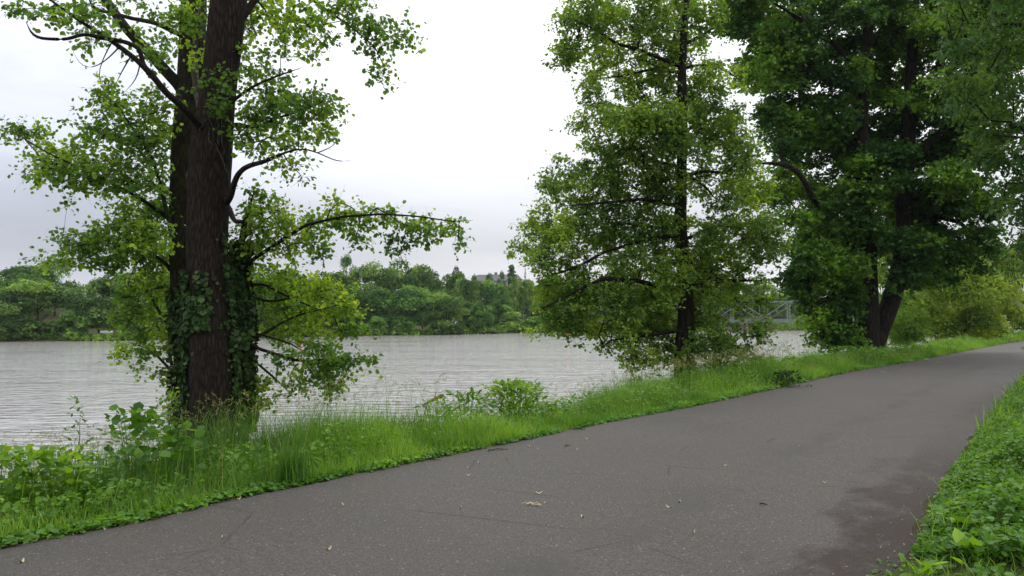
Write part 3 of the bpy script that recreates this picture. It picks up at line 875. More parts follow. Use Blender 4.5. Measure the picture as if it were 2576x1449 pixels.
blobD = [(1450, 35, 44, 32), (1530, 40, 62, 38), (1620, 55, 64, 46), (1700, 25, 50, 42), (1765, 45, 42, 42), (1435, 125, 36, 32, .8), (1500, 130, 54, 40, .9), (1565, 190, 60, 38, .8), (1640, 225, 60, 40), (1470, 205, 24, 26, .6), (1800, 30, 28, 34, .9),
         (1790, 175, 52, 24, .6), (1850, 195, 26, 30, .6), (1680, 130, 42, 50, .8), (1750, 225, 60, 36, .6), (1820, 255, 42, 36, .7), (1500, 290, 42, 22, .9), (1580, 295, 70, 36, 1.5, -1.6), (1660, 300, 66, 40, 1.5, -1.6), (1760, 320, 66, 46, 1.1), (1840, 320, 40, 46), (1455, 312, 26, 10, .7), (1430, 325, 12, 8, .5),
         (1540, 370, 66, 32, .9), (1620, 390, 62, 40, .9), (1475, 420, 22, 30, .45), (1400, 405, 20, 16, .7), (1385, 465, 26, 28, .8), (1440, 490, 50, 32, .9), (1520, 470, 62, 42), (1600, 480, 72, 48), (1670, 470, 40, 56), (1860, 400, 50, 50, .9), (1900, 470, 50, 50, .9), (1835, 490, 36, 40, .8),
         (1345, 575, 32, 36), (1420, 570, 60, 42), (1500, 560, 60, 42), (1590, 575, 70, 42), (1665, 590, 46, 56), (1305, 622, 26, 14, .9), (1280, 638, 8, 6), (1365, 645, 42, 30), (1435, 660, 50, 36), (1520, 640, 46, 24, .5), (1600, 670, 66, 36, 1.1), (1790, 600, 40, 40, .9), (1850, 580, 66, 48, .9), (1930, 600, 56, 50, .9),
         (1390, 730, 42, 38), (1470, 745, 60, 40), (1560, 765, 70, 42, 1.1), (1640, 770, 60, 48, 1.1), (1760, 690, 50, 50, 1.1), (1840, 680, 66, 50), (1390, 795, 34, 36, 1.0), (1445, 800, 34, 30, .8), (1540, 825, 50, 24, .9), (1620, 845, 52, 32), (1800, 760, 50, 40, .9), (1870, 760, 36, 44, .8),
         (1600, 895, 44, 22, .9), (1530, 868, 40, 18, .8), (1680, 870, 30, 44), (1780, 860, 52, 30, .9), (1850, 885, 50, 22, .9), (1895, 905, 24, 10, .8), (1341, 832, 6, 14, .9), (1690, 700, 40, 60, 1.1, -1.2), (1735, 450, 24, 40, .5, -1), (1700, 360, 60, 30, 1.2, -1.5), (1720, 900, 34, 20, .8, -.6)]
polyD = [(1430, -40), (1400, 140), (1450, 260), (1440, 340), (1500, 380), (1380, 420), (1380, 500), (1320, 560), (1290, 630), (1340, 700), (1350, 810), (1470, 830), (1540, 880), (1620, 920), (1700, 900), (1830, 900), (1900, 860), (1930, 760), (1960, 640), (1930, 480), (1900, 400), (1860, 300), (1830, 200), (1800, 60), (1790, -40)]
blobD = [(b[0], b[1], b[2] * .95, b[3] * 1.18, (b[4] if len(b) > 4 else 1.0) * .8) + tuple(b[5:]) for b in blobD if (b[0], b[1]) not in ((1800, 760), (1870, 760))]
blobD += [(1800, 755, 30, 34, .5), (1860, 770, 24, 26, .4)] + poly_blobs(rg, polyD, 62, 30, 34, .5)
for q_, b in enumerate(blobD):
    if abs(b[0] - 1718) < 34 and len(b) == 5: blobD[q_] = b + (.8,)
T, gid = ellipses(rg, blobD, YD, 2.2, 9.5)
D2.grow(T, .12, .6, .3)
D2.tw = (.0030, .45, .03)
lg = Geo(); nD = sprays(lg, rg, T, gid, 25, .17, .064, 'round', bark=D2.bark, tw=.0028)
print('leaves D', nD)
bD = at(1724, 940, YD); bD[2] = ground_z(bD[0], bD[1])
finish_tree('alder_tree', D2, bD, 'full-leaved alder standing alone in the middle of the bank, branches down to the grass', 'tree', lg, M['alder_mid'], M['bark_dark'])


# ---- tree 3: the twin-trunked maple
rg = RS(15)
E = Tree(15); YE = 33.0
qE, rE = E.limb([(2172, 935, YE, 46), (2176, 900, YE, 38), (2178, 860, YE, 31), (2181, 800, YE, 28), (2180, 717, YE, 26), (2178, 600, YE, 24), (2172, 450, YE, 20), (2165, 300, YE, 17), (2178, 150, YE, 14), (2190, 0, YE, 11), (2200, -200, YE, 8), (2200, -400, YE, 4)], 20, .15, .06)
E.limb([(2188, 935, YE + .2, 36), (2196, 890, YE + .2, 27), (2210, 840, YE + .2, 23), (2237, 770, YE + .2, 23), (2262, 690, YE + .2, 22), (2275, 620, YE + .2, 22), (2277, 500, YE + .2, 20), (2285, 350, YE + .2, 17), (2290, 200, YE + .2, 14), (2300, 50, YE + .2, 10), (2310, -150, YE + .2, 7), (2320, -350, YE + .2, 3)], 18, .15, .06)
le = [
    [(2160, 640, YE, 12), (2100, 560, YE - 1, 9), (2045, 500, YE - 2, 8), (2022, 451, YE - 2.4, 7), (1996, 421, YE - 2.6, 6.5), (1952, 410, YE - 3, 5), (1874, 412, YE - 3.4, 2)],
    [(2165, 380, YE, 9), (2100, 300, YE + 1, 7), (2000, 220, YE + 2, 5), (1920, 160, YE + 2, 3)],
    [(2170, 200, YE, 8), (2110, 120, YE - 1, 6), (2000, 40, YE - 2, 4), (1900, -20, YE - 2, 2)],
    [(2280, 430, YE, 9), (2350, 350, YE - 1, 7), (2420, 280, YE - 2, 5), (2500, 220, YE - 2, 2.5)],
    [(2276, 560, YE, 9), (2340, 540, YE + .5, 7), (2420, 560, YE + 1, 5), (2480, 640, YE + 1, 2.5)],
    [(2165, 760, YE, 9), (2110, 740, YE - 1, 7), (2060, 760, YE - 1.5, 5), (2010, 800, YE - 2, 3)],
    [(2290, 260, YE, 8), (2370, 150, YE - 1, 6), (2440, 60, YE - 1, 3)],
    [(2170, 520, YE, 8), (2080, 600, YE + 2, 6), (2000, 660, YE + 3, 3)],
]
for L in le: E.limb(L, 8, .2, .06)
polyE = [(1835, -60), (1830, 40), (1860, 130), (1900, 230), (1935, 300), (1925, 360), (1950, 420), (1930, 480), (1960, 540), (1990, 620), (1975, 690), (2030, 720), (2100, 700), (2150, 690), (2230, 640), (2270, 690), (2320, 705), (2375, 700), (2390, 640), (2350, 560), (2440, 600), (2455, 680), (2485, 680), (2480, 600), (2460, 520), (2500, 440), (2530, 300), (2560, 100), (2560, -60)]
blobE = poly_blobs(rg, polyE, 50, 44, 23, 1.35)
blobE += [(2100, 780, 50, 30, 1.4, -1), (2060, 800, 46, 26, 1.4, -1.3), (2110, 830, 46, 30, 1.5, -1), (2030, 770, 30, 22, 1.1, -1.2), (2060, 850, 34, 14, 1.0, -1.2), (2120, 870, 34, 16, 1.2, -.8), (2140, 740, 30, 40, 1.2, -.8), (2020, 730, 40, 22, 1.1, -1),
          (2370, 690, 28, 22, 1.1, .5), (2472, 680, 22, 16, 1.2, 1), (2435, 640, 36, 20, 1.0, 1), (2310, 690, 40, 24, 1.2, .3), (2225, 720, 30, 8, .6, -.8)]
blobE += [(2100, 690, 60, 36, 1.3, -1), (2000, 690, 40, 26, 1.1, -1), (2330, 672, 48, 30, 1.3, .4), (2400, 640, 46, 30, 1.2, .8), (2350, 620, 50, 30, 1.2, 1), (2160, 650, 34, 26, .8, -1.3)]
blobE += [(1860, 60, 40, 30, 1.1, -1), (1890, 170, 40, 30, 1.1, -1), (1930, 290, 36, 30, 1.1, -2), (1850, -10, 40, 30, 1.1, 0), (1950, 90, 50, 34, 1.1, -2), (1985, 370, 40, 26, 1.0, -2)]
for q_, b in enumerate(blobE):
    t1 = np.interp(b[1], [0, 150, 300, 450, 600], [2190, 2178, 2165, 2172, 2178]); t2 = np.interp(b[1], [50, 200, 350, 500, 620, 690], [2300, 2290, 2285, 2277, 2275, 2262])
    if len(b) == 5 and (abs(b[0] - t1) < 62 or abs(b[0] - t2) < 62) and b[1] > 60: blobE[q_] = b[:4] + (b[4] * (1.0 if rg.rand() < .8 else .6), rg.uniform(.8, 3.5) if rg.rand() < .78 else -1.2)
T, gid = ellipses(rg, blobE, YE, 4.2, 9.0)
# the sampled thickness follows the crown's own breadth
E.grow(T, .08, .5, .5)
E.tw = (.0050, .46, .07)
lg = Geo(); nE = sprays(lg, rg, T, gid, 32, .27, .106, 'wide', up=1.4, flatten=.45)
print('leaves E', nE)
bE = at(2180, 900, YE); bE[2] = ground_z(bE[0], bE[1])
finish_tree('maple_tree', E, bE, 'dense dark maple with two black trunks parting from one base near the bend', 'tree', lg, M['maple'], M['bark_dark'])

# ---- tree 4: ash leaning in from beyond the right edge
rg = RS(16)
Fh = Tree(16); YF = 18.0
Fh.limb([(3060, 960, YF, 40), (3050, 800, YF, 32), (3030, 600, YF, 28), (3000, 300, YF, 24), (2960, 0, YF, 18), (2930, -300, YF, 12)], 14, .15, .05)
for L in [[(3030, 600, YF, 16), (2900, 460, YF - .5, 11), (2760, 380, YF - 1, 8), (2620, 350, YF - 1.4, 5), (2500, 340, YF - 1.6, 2)],
          [(3000, 300, YF, 14), (2850, 160, YF - .5, 10), (2700, 90, YF - 1, 7), (2560, 60, YF - 1.4, 4), (2420, 60, YF - 1.5, 2)],
          [(3045, 700, YF, 12), (2900, 620, YF + .5, 9), (2740, 560, YF + 1, 6), (2600, 560, YF + 1, 3)],
          [(2960, 0, YF, 12), (2800, -150, YF, 8), (2600, -200, YF, 4)]]: Fh.limb(L, 8, .15, .05)
polyF = [(2400, -120), (2340, 10), (2330, 90), (2390, 170), (2370, 220), (2420, 300), (2470, 400), (2490, 520), (2530, 600), (2600, 660), (2700, 680), (2900, 640), (3000, 500), (3000, -120)]
blobF = poly_blobs(rg, polyF, 66, 52, 30, 1.0)
blobF += [(2510, 360, 26, 60, .6), (2545, 650, 22, 30, .4, 1), (2560, 690, 14, 26, .3, 1)]
T, gid = ellipses(rg, blobF, YF - .8, 1.8, 4.2)
Fh.grow(T, .05, .4, .35)
Fh.tw = (.0032, .45, .04)
lg = Geo(); nF = sprays(lg, rg, T, gid, 13, .17, .115, 'long', up=.8, droop=.5)
print('leaves F', nF)
bF = at(3060, 950, YF); bF[2] = ground_z(bF[0], bF[1])
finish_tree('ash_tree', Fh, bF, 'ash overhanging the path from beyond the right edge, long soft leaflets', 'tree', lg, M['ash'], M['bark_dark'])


# ------------------------------------------------------------------ far trees (shared crown shapes)
def crown_mesh(seed, kind='round', nf=9000, size=.075):
    """unit crown: half width 1, height 0..1 times 2 (z in 0..2)"""
    rg = RS(seed)
    lobes = []
    nl = {'round': 32, 'dome': 30, 'cone': 170, 'cedar': 90, 'bush': 30, 'feather': 60, 'open': 34}[kind]
    for k in range(nl):
        a = rg.rand() * 2 * math.pi
        if kind == 'cone':
            z = rg.rand() ** 1.2; rad = .95 * (1 - z) + .03; rr = rad * rg.uniform(.5, 1)
            lobes.append((rr * math.cos(a), rr * math.sin(a), .15 + z * 1.75, .20 * (1.1 - z) + .03))
        elif kind == 'cedar':
            z = rg.rand(); rad = .95 * (1 - z) ** .8 + .08; rr = rad * rg.uniform(.3, 1)
            lobes.append((rr * math.cos(a), rr * math.sin(a), .15 + z * 1.7, .20))
        else:
            z0 = {'round': .06, 'dome': .30, 'bush': .02, 'feather': .05, 'open': .35}[kind]
            ph = math.acos(1 - 2 * rg.rand())
            r0 = rg.uniform(.55, .82)
            zz = math.cos(ph); zc = 1.0 + zz * (.82 if kind != 'dome' else .78)
            wid = math.sin(ph) * (1.0 if zz > 0 else 1.05 - .0 * zz)
            zc = z0 + (zc - .18) / (2 - .18) * (2 - z0) * 1.0 if kind in ('dome', 'open') else zc - .08
            lobes.append((r0 * wid * math.cos(a), r0 * wid * math.sin(a), max(zc, z0 + .08), rg.uniform(.26, .46)))
    if kind in ('round', 'bush', 'feather'):
        for k in range(12):
            a = rg.rand() * 6.28; lobes.append((rg.uniform(.3, .72) * math.cos(a), rg.uniform(.3, .72) * math.sin(a), rg.uniform(.12, .5), .26))
    lobes = np.array(lobes)
    w = lobes[:, 3] ** 2; w /= w.sum()
    idx = rg.choice(len(lobes), nf, p=w)
    dv = unit(rg.randn(nf, 3)); dv[:, 2] = np.where((dv[:, 2] < -.35), -dv[:, 2], dv[:, 2]); dv = unit(dv)
    sq = .72 if kind != 'cedar' else .3
    r = rg.uniform(.72, 1.06, nf) * (1 + .10 * rg.randn(nf))
    P = lobes[idx, :3] + dv * (lobes[idx, 3] * r)[:, None] * np.array([1, 1, sq])
    if kind == 'feather':
        P[:, 2] += rg.rand(nf) * .05
    nr = unit(dv * .8 + np.array([0, 0, .55]) + rg.randn(nf, 3) * .45)
    ax = unit(rg.randn(nf, 3) + dv * .4 + (np.array([0, 0, .8]) if kind == 'feather' else np.array([0, 0, -.25])))
    b = unit(np.cross(nr, ax)); ax = np.cross(b, nr)
    sz = size * rg.uniform(.55, 1.35, nf)
    n = nf
    wd = .34 if kind == 'feather' else .62
    q = np.array([[-.5, 0], [-.1, -wd * .8], [.5, -wd * .2], [.35, wd * .7], [-.25, wd * .6]])
    V = P[:, None] + sz[:, None, None] * (q[None, :, 0, None] * ax[:, None] + q[None, :, 1, None] * b[:, None]) + rg.randn(n, 5, 3) * size * .10
    F5 = np.arange(n * 5).reshape(n, 5)
    lt = rg.rand(len(lobes))[idx]
    tint = np.stack([rg.rand(n), lt, lt], 1)
    V[..., 2] *= 1.93 / np.percentile(V[..., 2], 99.3)
    V[..., :2] *= .98 / np.percentile(np.hypot(V[..., 0], V[..., 1]), 98.5)
    V[..., 2] = np.maximum(V[..., 2], .0)
    return mesh('crown_' + kind, V.reshape(-1, 3), [F5], False, np.repeat(tint, 5, axis=0))


def trunk_mesh(seed, r=.05, fork=True):
    rg = RS(seed); g = Geo()
    tube(g, [(0, 0, -.15), (.01, 0, .3), (.02, .01, .8), (0, 0, 1.5)], [r * 1.5, r, r * .7, r * .25], 7)
    if fork:
        for k in range(6):
            a = rg.rand() * 6.28; z = rg.uniform(.4, 1.1)
            e = (math.cos(a) * .6, math.sin(a) * .6, z + .45)
            tube(g, [(0, 0, z), (e[0] * .5, e[1] * .5, z + .2), e], [r * .5, r * .35, r * .12], 5)
    return g.mesh('trunk', True)


CR = {'round': [crown_mesh(101 + k, 'round') for k in range(5)], 'dome': [crown_mesh(201 + k, 'dome') for k in range(3)],
      'cone': [crown_mesh(301, 'cone', 5000, .06)], 'cedar': [crown_mesh(311, 'cedar', 5000, .08)],
      'bush': [crown_mesh(401 + k, 'bush', 5000, .10) for k in range(3)], 'open': [crown_mesh(501 + k, 'open', 5200, .07) for k in range(2)]}
for L in CR.values():
    for m_ in L: m_.materials.append(M['far'])
WIL = [crown_mesh(601 + k, 'feather', 26000, .062) for k in range(2)]
for m_ in WIL: m_.materials.append(M['willow'])
ELD = crown_mesh(611, 'bush', 9000, .07); ELD.materials.append(M['willow'])
TR = [trunk_mesh(700 + k) for k in range(3)]
for m_ in TR: m_.materials.append(M['bark_dark'])
TRB = trunk_mesh(710, .022, False); TRB.materials.append(M['birch'])
cnt_kind = {}


def far_tree(name, u, vtop, hw, Y, kind, col, label, cat='tree', group=None, low=0.0, trunk=True, trunks=None, mesh_=None, depth=1.0, base_v=None, tall=None):
    if base_v is None:
        p_ = flat(u, float(np.interp(u, [q[0] for q in shore_uv], [q[1] for q in shore_uv])), WZ)
        Y = p_[1] + 2.5 + max(0, Y - (115 if u < 700 else 152)) * .75
    pt = at(u, vtop, Y)
    gz = ground_z(pt[0], pt[1])
    if base_v is not None: gz = at(u, base_v, Y)[2]
    gz = max(gz, WZ - .1)
    H = pt[2] - gz
    w = hw * px(Y) * (1.15 if kind in ('round', 'dome') and base_v is None else 1)
    k = cnt_kind.get(kind, 0); cnt_kind[kind] = k + 1
    root = empty(name, (pt[0], pt[1], gz))
    tag(root, label, cat, group)
    root['_'] = 0; del root['_']
    me_ = mesh_ or CR[kind][k % len(CR[kind])]
    c = bpy.data.objects.new('crown', me_); COL.objects.link(c); c.parent = root
    zl = low * H
    c.location = (0, 0, zl - .1)
    c.scale = (w / .98, w * depth / .98, (H - zl + .1) / 1.93)
    c.rotation_euler = (0, 0, (k * 2.4) % 6.28)
    c.color = (*col, 1)
    if trunk:
        t = bpy.data.objects.new('trunk', trunks or TR[k % 3]); COL.objects.link(t); t.parent = root
        tw = max(w * .9, H * .22)
        t.scale = (tw * .6, tw * .6, H / 2 * .95)
    return root


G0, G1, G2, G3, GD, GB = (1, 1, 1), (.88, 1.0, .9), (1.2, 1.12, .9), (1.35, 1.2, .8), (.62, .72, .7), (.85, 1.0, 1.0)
far_list = [
    (15, 690, 62, 150, 'round', G1, 'green tree cut by the photo\'s left edge, above the sandstone wall'),
    (60, 672, 62, 172, 'round', GD, 'dark tree rising behind the spreading leftmost bank tree'),
    (140, 655, 60, 168, 'open', G1, 'tallest loose crown at far left against the sky, behind the spreading bank tree'),
    (95, 712, 92, 118, 'round', G0, 'broad spreading tree overhanging the left far bank, dark below'),
    (190, 778, 42, 117, 'bush', G1, 'small round tree beside the black hollow on the left far bank'),
    (250, 704, 62, 122, 'dome', G0, 'tree whose crown arches over the black hollow on the left far bank'),
    (290, 690, 50, 160, 'round', GD, 'dark crown seen behind the arching tree on the left far bank'),
    (335, 690, 55, 140, 'round', G1, 'far-bank tree glimpsed left of the twin alder trunks'),
    (400, 680, 60, 155, 'round', G1, 'far-bank tree mostly hidden by yellow-green alder leaves'),
    (480, 690, 60, 150, 'round', G0, 'far-bank tree hidden behind the twin alder trunks'),
    (570, 685, 60, 150, 'round', G1, 'far-bank tree just right of the twin alder trunks'),
    (650, 690, 60, 150, 'round', GD, 'dark far-bank tree behind the ivy-clad stem\'s leaves'),
    (725, 690, 60, 152, 'round', G1, 'far-bank tree behind the right-hand alder leaves'),
    (795, 690, 55, 158, 'round', G0, 'far-bank tree where the right-hand alder leaves thin out'),
    (873, 645, 30, 250, 'open', (.75, .95, .9), 'isolated tall domed tree poking above the far treeline'),
    (850, 690, 50, 170, 'round', GD, 'dark green tree below the isolated domed tree'),
    (908, 672, 42, 182, 'open', G2, 'paler wispy crown between the domed tree and the great round mass'),
    (955, 668, 58, 178, 'round', G0, 'left shoulder of the great rounded tree mass'),
    (1012, 660, 62, 182, 'round', G2, 'highest rounded crown of the central far treeline'),
    (1062, 672, 48, 178, 'dome', G0, 'right shoulder of the great rounded tree mass'),
    (1092, 704, 34, 184, 'round', G0, 'lower crown sloping down to the dip in the treeline'),
    (905, 735, 44, 162, 'round', GD, 'very dark tree low behind the water willows'),
    (965, 730, 54, 164, 'round', GB, 'blue-green tree in front of the great rounded mass'),
    (1036, 722, 54, 158, 'dome', GB, 'tall tree arching over the dark gap in the centre of the far bank'),
    (1122, 740, 50, 152, 'round', G0, 'round tree touching the water beside the white blossom'),
    (1150, 674, 18, 290, 'round', (.38, .25, .42), 'dark purple copper beech on the skyline'),
    (1148, 688, 38, 200, 'dome', G2, 'pale crown directly below the copper beech'),
    (1185, 706, 44, 180, 'round', G0, 'tree right of the pale crown, below the grey house'),
    (1098, 735, 30, 172, 'round', G1, 'narrow crown behind the round waterside tree'),
    (1180, 760, 36, 162, 'round', GD, 'dark tree in the gap right of the round waterside tree'),
    (1212, 762, 34, 154, 'bush', (.85, .95, 1.05), 'bluish rounded willow at the water right of the white blossom'),
    (1193, 692, 14, 300, 'open', G1, 'thin little tree on the skyline right of the copper beech'),
    (1230, 689, 17, 310, 'open', (.75, .85, .9), 'flat-topped small tree on the skyline by the grey house'),
    (1240, 709, 46, 176, 'round', G1, 'crown in front of the grey house'),
    (1262, 684, 14, 310, 'open', G1, 'low pale tree left of the skyline cedar'),
    (1287, 668, 25, 295, 'cedar', (.55, .75, .75), 'broad dark cedar on the skyline'),
    (1321, 678, 10, 290, 'cone', (.5, .68, .68), 'narrow pointed fir right of the skyline cedar'),
    (1252, 760, 34, 168, 'round', G1, 'tree between the bluish willow and the birches'),
    (1285, 785, 36, 160, 'bush', G2, 'light bush under the birches'),
    (1350, 720, 46, 195, 'round', G0, 'tree behind the left end of the truss bridge'),
    (1400, 708, 48, 200, 'round', G2, 'yellowish tree behind the bridge\'s double post, left of the middle alder'),
    (1455, 704, 50, 215, 'round', G0, 'tree beyond the bridge seen through the middle alder\'s lowest left limb'),
    (1520, 708, 54, 215, 'round', G1, 'tree beyond the bridge seen left of the middle alder trunk'),
    (1600, 706, 56, 220, 'round', G0, 'tree beyond the bridge close left of the middle alder trunk'),
    (1680, 712, 52, 220, 'round', G1, 'tree beyond the bridge behind the middle alder trunk'),
    (1770, 716, 52, 225, 'round', G0, 'tree beyond the bridge close right of the middle alder trunk'),
    (1850, 708, 48, 235, 'round', G1, 'tree beyond the bridge above the concrete pier\'s left side'),
    (1915, 712, 44, 235, 'round', G2, 'tree beyond the bridge right above the concrete pier'),
    (1955, 730, 30, 215, 'round', G3, 'bright yellow-green tree beyond the bridge between the two near trees'),
    (2010, 706, 50, 235, 'round', G1, 'tree beyond the bridge left of the maple\'s dark base'),
    (2090, 710, 60, 235, 'round', G0, 'tree beyond the bridge behind the maple\'s trunks'),
]
for t_ in far_list:
    u, vt, hw, Y, kd, col, lab = t_
    nm = {'cedar': 'cedar_tree', 'cone': 'fir_tree'}.get(kd, 'tree')
    far_tree(nm, u, vt, hw, Y, kd, col, lab, 'tree')
# birches with pale stems
for u, vt, hw, lab in [(1296, 700, 20, 'birch with the thickest pale trunk, left of three'), (1316, 706, 20, 'slender middle birch of the three far-bank birches'), (1332, 704, 22, 'rightmost of three far-bank birches, stem leaning')]:
    r_ = far_tree('birch_tree', u, vt, hw, 176, 'open', (1.3, 1.2, .9), lab, 'tree', trunks=TRB, low=.35)
# low bank shrubs
shrubs = [
    (948, 797, 26, 152, (.95, 1.1, 1.0), 'grey-green willow bush at the water below the very dark tree'),
    (1000, 804, 18, 151, (1.0, 1.15, 1.0), 'small pointed bush left of the dark gap at the water'),
    (1030, 809, 18, 151, (1.0, 1.15, 1.0), 'low pointed bush under the dark gap'),
    (1062, 828, 22, 150, (1.3, 1.1, .7), 'low yellowish scrub between the dark gap and the round tree'),
    (875, 815, 34, 146, G1, 'waterside bush behind the hanging alder leaves'),
    (1280, 818, 50, 156, (1.25, 1.2, .8), 'long low scrub at the water under the birches'),
    (1345, 798, 40, 156, (1.05, 1.2, .9), 'bright bush below the left end of the bridge'),
    (1392, 806, 22, 156, (1.0, 1.2, .8), 'small bush at the bridge abutment'),
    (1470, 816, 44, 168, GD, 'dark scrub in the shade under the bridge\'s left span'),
    (1985, 812, 40, 175, G2, 'bank shrub right of the concrete pier'),
    (2045, 810, 34, 175, G2, 'bank shrub far right of the concrete pier'),
    (1820, 814, 40, 180, G0, 'bank shrub behind the concrete pier\'s left side'),
    (240, 846, 24, 112, G1, 'low waterside plants before the black hollow'),
    (320, 838, 36, 114, G1, 'low waterside bush right of the black hollow'),
    (1225, 826, 30, 151, G2, 'low yellow-green scrub at the foot of the bluish willow'),
]
for u, vt, hw, Y, col, lab in shrubs:
    far_tree('shrub', u, vt, hw, Y, 'bush', col, lab, 'shrub', trunk=False)
# blossom shrub
r_ = far_tree('blossom_shrub', 1146, 817, 14, 148, 'bush', G1, 'white-flowering shrub at the foot of the round waterside tree', 'shrub', trunk=False)
rg = RS(77); g = Geo()
P = rg.randn(150, 3) * np.array([.55, .35, .6]) + np.array([0, -.8, 1.0])
add_leaves(g, P, rg.randn(150, 3), rg.randn(150, 3), .22, 'wide')
fb = bpy.data.objects.new('blossom', g.mesh('blossom')); fb.data.materials.append(M['flower']); COL.objects.link(fb); fb.parent = r_

# a dense wood filling what lies behind the bank trees
rg = RS(88)
V, F = [], []
wood_us = [(-500, 2700)]
src = CR['round'][0]
nsrc = 2600
co = np.zeros(len(src.vertices) * 3, dtype=np.float32); src.vertices.foreach_get('co', co); co = co.reshape(-1, 5, 3)
pick = rg.choice(len(co), nsrc, replace=False); co = co[pick]
g = Geo()
k = 0
for u in np.arange(-1400, 2700, 46):
    for row in range(2):
        Y = (165 if u < 700 else 205) + row * 22 + rg.uniform(-6, 6) + (20 if u > 1300 else 0)
        uu = u + rg.uniform(-18, 18)
        p0 = at(uu, 800, Y); gz = ground_z(p0[0], p0[1])
        vt = np.interp(uu, [-500, 0, 300, 850, 1000, 1090, 1110, 1180, 1300, 2000, 2700], [700, 700, 715, 700, 690, 722, 730, 735, 740, 735, 730]) + rg.uniform(0, 14)
        H = at(uu, vt, Y)[2] - gz
        w = rg.uniform(34, 46) * px(Y)
        c_ = co * np.array([w, w, H / 1.93]) + np.array([p0[0], p0[1], gz])
        tt = np.repeat(np.stack([rg.rand(nsrc), np.full(nsrc, rg.rand()), np.full(nsrc, .5)], 1), 5, axis=0)
        g.add(c_.reshape(-1, 3), [np.arange(nsrc * 5).reshape(-1, 5)], tt)
wo = link('woodland', g.mesh('woodland'), None, M['far'])
wo.color = (.5, .6, .52, 1)  # leaf tint darkened to imitate the shaded hollows between and under the crowns
tag(wo, 'continuous wood, tinted dark for shade, filling the far bank behind the single trees', 'woodland', kind='stuff')

rg = RS(91); g = Geo(); nb_ = 26000
uu = rg.uniform(-600, 2900, nb_); tt_ = np.interp(uu, [q[0] for q in shore_uv], [q[1] for q in shore_uv])
Pb = np.array([flat(a_, b_, WZ) for a_, b_ in zip(uu, tt_)])
rd = unit(Pb[:, :2]); off_ = rg.uniform(.6, 6, nb_)
hb = np.maximum(0, vnoise(uu * .045, uu * 0, 61) * 1.1 + vnoise(uu * .16, uu * 0, 62) * .9 - .55) * 1.5 + .2
hb = np.where(((uu > 200) & (uu < 300)) | ((uu > 1025) & (uu < 1078)), .25, hb)
Pb[:, :2] += rd * off_[:, None]
Pb[:, 2] = height(Pb[:, 0], Pb[:, 1]) + rg.rand(nb_) * hb
cb_ = vnoise(uu * .1, uu * 0 + 4, 63)
add_leaves(g, Pb, rg.randn(nb_, 3) + np.array([0, 0, .7]), rg.randn(nb_, 3) + np.array([0, -.6, .8]), .34 * rg.uniform(.6, 1.4, nb_), 'round', tint=np.stack([rg.rand(nb_), cb_, cb_], 1))
o = link('bank_plants', g.mesh('bank_plants'), None, M['far']); o.color = (1.0, 1.0, .75, 1)
tag(o, 'low green waterside plants along the whole far bank', 'bank plants', kind='stuff')

# ------------------------------------------------------------------ near right-hand bushes beyond the maple
far_tree('willow_bush', 2385, 632, 122, 50, 'bush', (1, 1, 1), 'large feathery yellow-green willow bush beyond the maple', 'shrub', mesh_=WIL[0], trunk=False, base_v=868)
far_tree('willow_bush', 2270, 730, 60, 47, 'bush', (.75, .9, .9), 'smaller greyer willow bush tucked behind the leaning maple trunk', 'shrub', mesh_=WIL[1], trunk=False, base_v=870)
far_tree('willow_bush', 2490, 610, 76, 62, 'bush', (.95, .95, .9), 'tall olive willow standing between the feathery bush and the dark edge tree', 'shrub', mesh_=WIL[1], trunk=True, base_v=850)
r_ = far_tree('elder_shrub', 2490, 792, 46, 52, 'bush', (1.1, 1.1, .8), 'elder shrub with flat cream flower heads beside the bend of the path', 'shrub', mesh_=ELD, trunk=False, base_v=850)
rg = RS(5)
for k in range(32):
    g = Geo()
    a = k * 2.4; z = (k + .5) / 32
    c = np.array([math.cos(a) * 1.15 * math.sqrt(1 - z * z * .7), math.sin(a) * 1.15, .5 + z * 1.0])
    nr_ = 11; aa = np.linspace(0, 6.283, nr_, endpoint=False)
    r1 = .05 * rg.uniform(.7, 1.2, nr_); r2 = .11 * rg.uniform(.75, 1.2, nr_)
    V = np.concatenate([c[None] + [[0, 0, .02]], c + np.stack([np.cos(aa) * r1, np.sin(aa) * r1, .015 + .02 * rg.rand(nr_)], 1), c + np.stack([np.cos(aa) * r2, np.sin(aa) * r2, .02 * rg.rand(nr_) - .01], 1)])
    q_ = np.arange(nr_); q2 = (q_ + 1) % nr_
    g.add(V, [np.stack([q_ * 0, 1 + q_, 1 + q2], 1), np.stack([1 + q_, 1 + nr_ + q_, 1 + nr_ + q2, 1 + q2], 1)])
    fb = bpy.data.objects.new('flower_head', g.mesh('flower_head')); fb.data.materials.append(M['flower']); COL.objects.link(fb); fb.parent = r_
far_tree('tree', 2236, 612, 44, 64, 'round', (1.0, 1.0, .6), 'yellow-green crown seen in the gap between the two maple trunks', 'tree', base_v=850)
far_tree('tree', 2600, 600, 95, 70, 'round', (.75, .8, .5), 'dark olive tree cut by the right edge beyond the bend', 'tree', base_v=845)
far_tree('tree', 2420, 700, 80, 85, 'round', (.9, .95, .6), 'green tree showing faintly behind the feathery willow', 'tree', base_v=840)

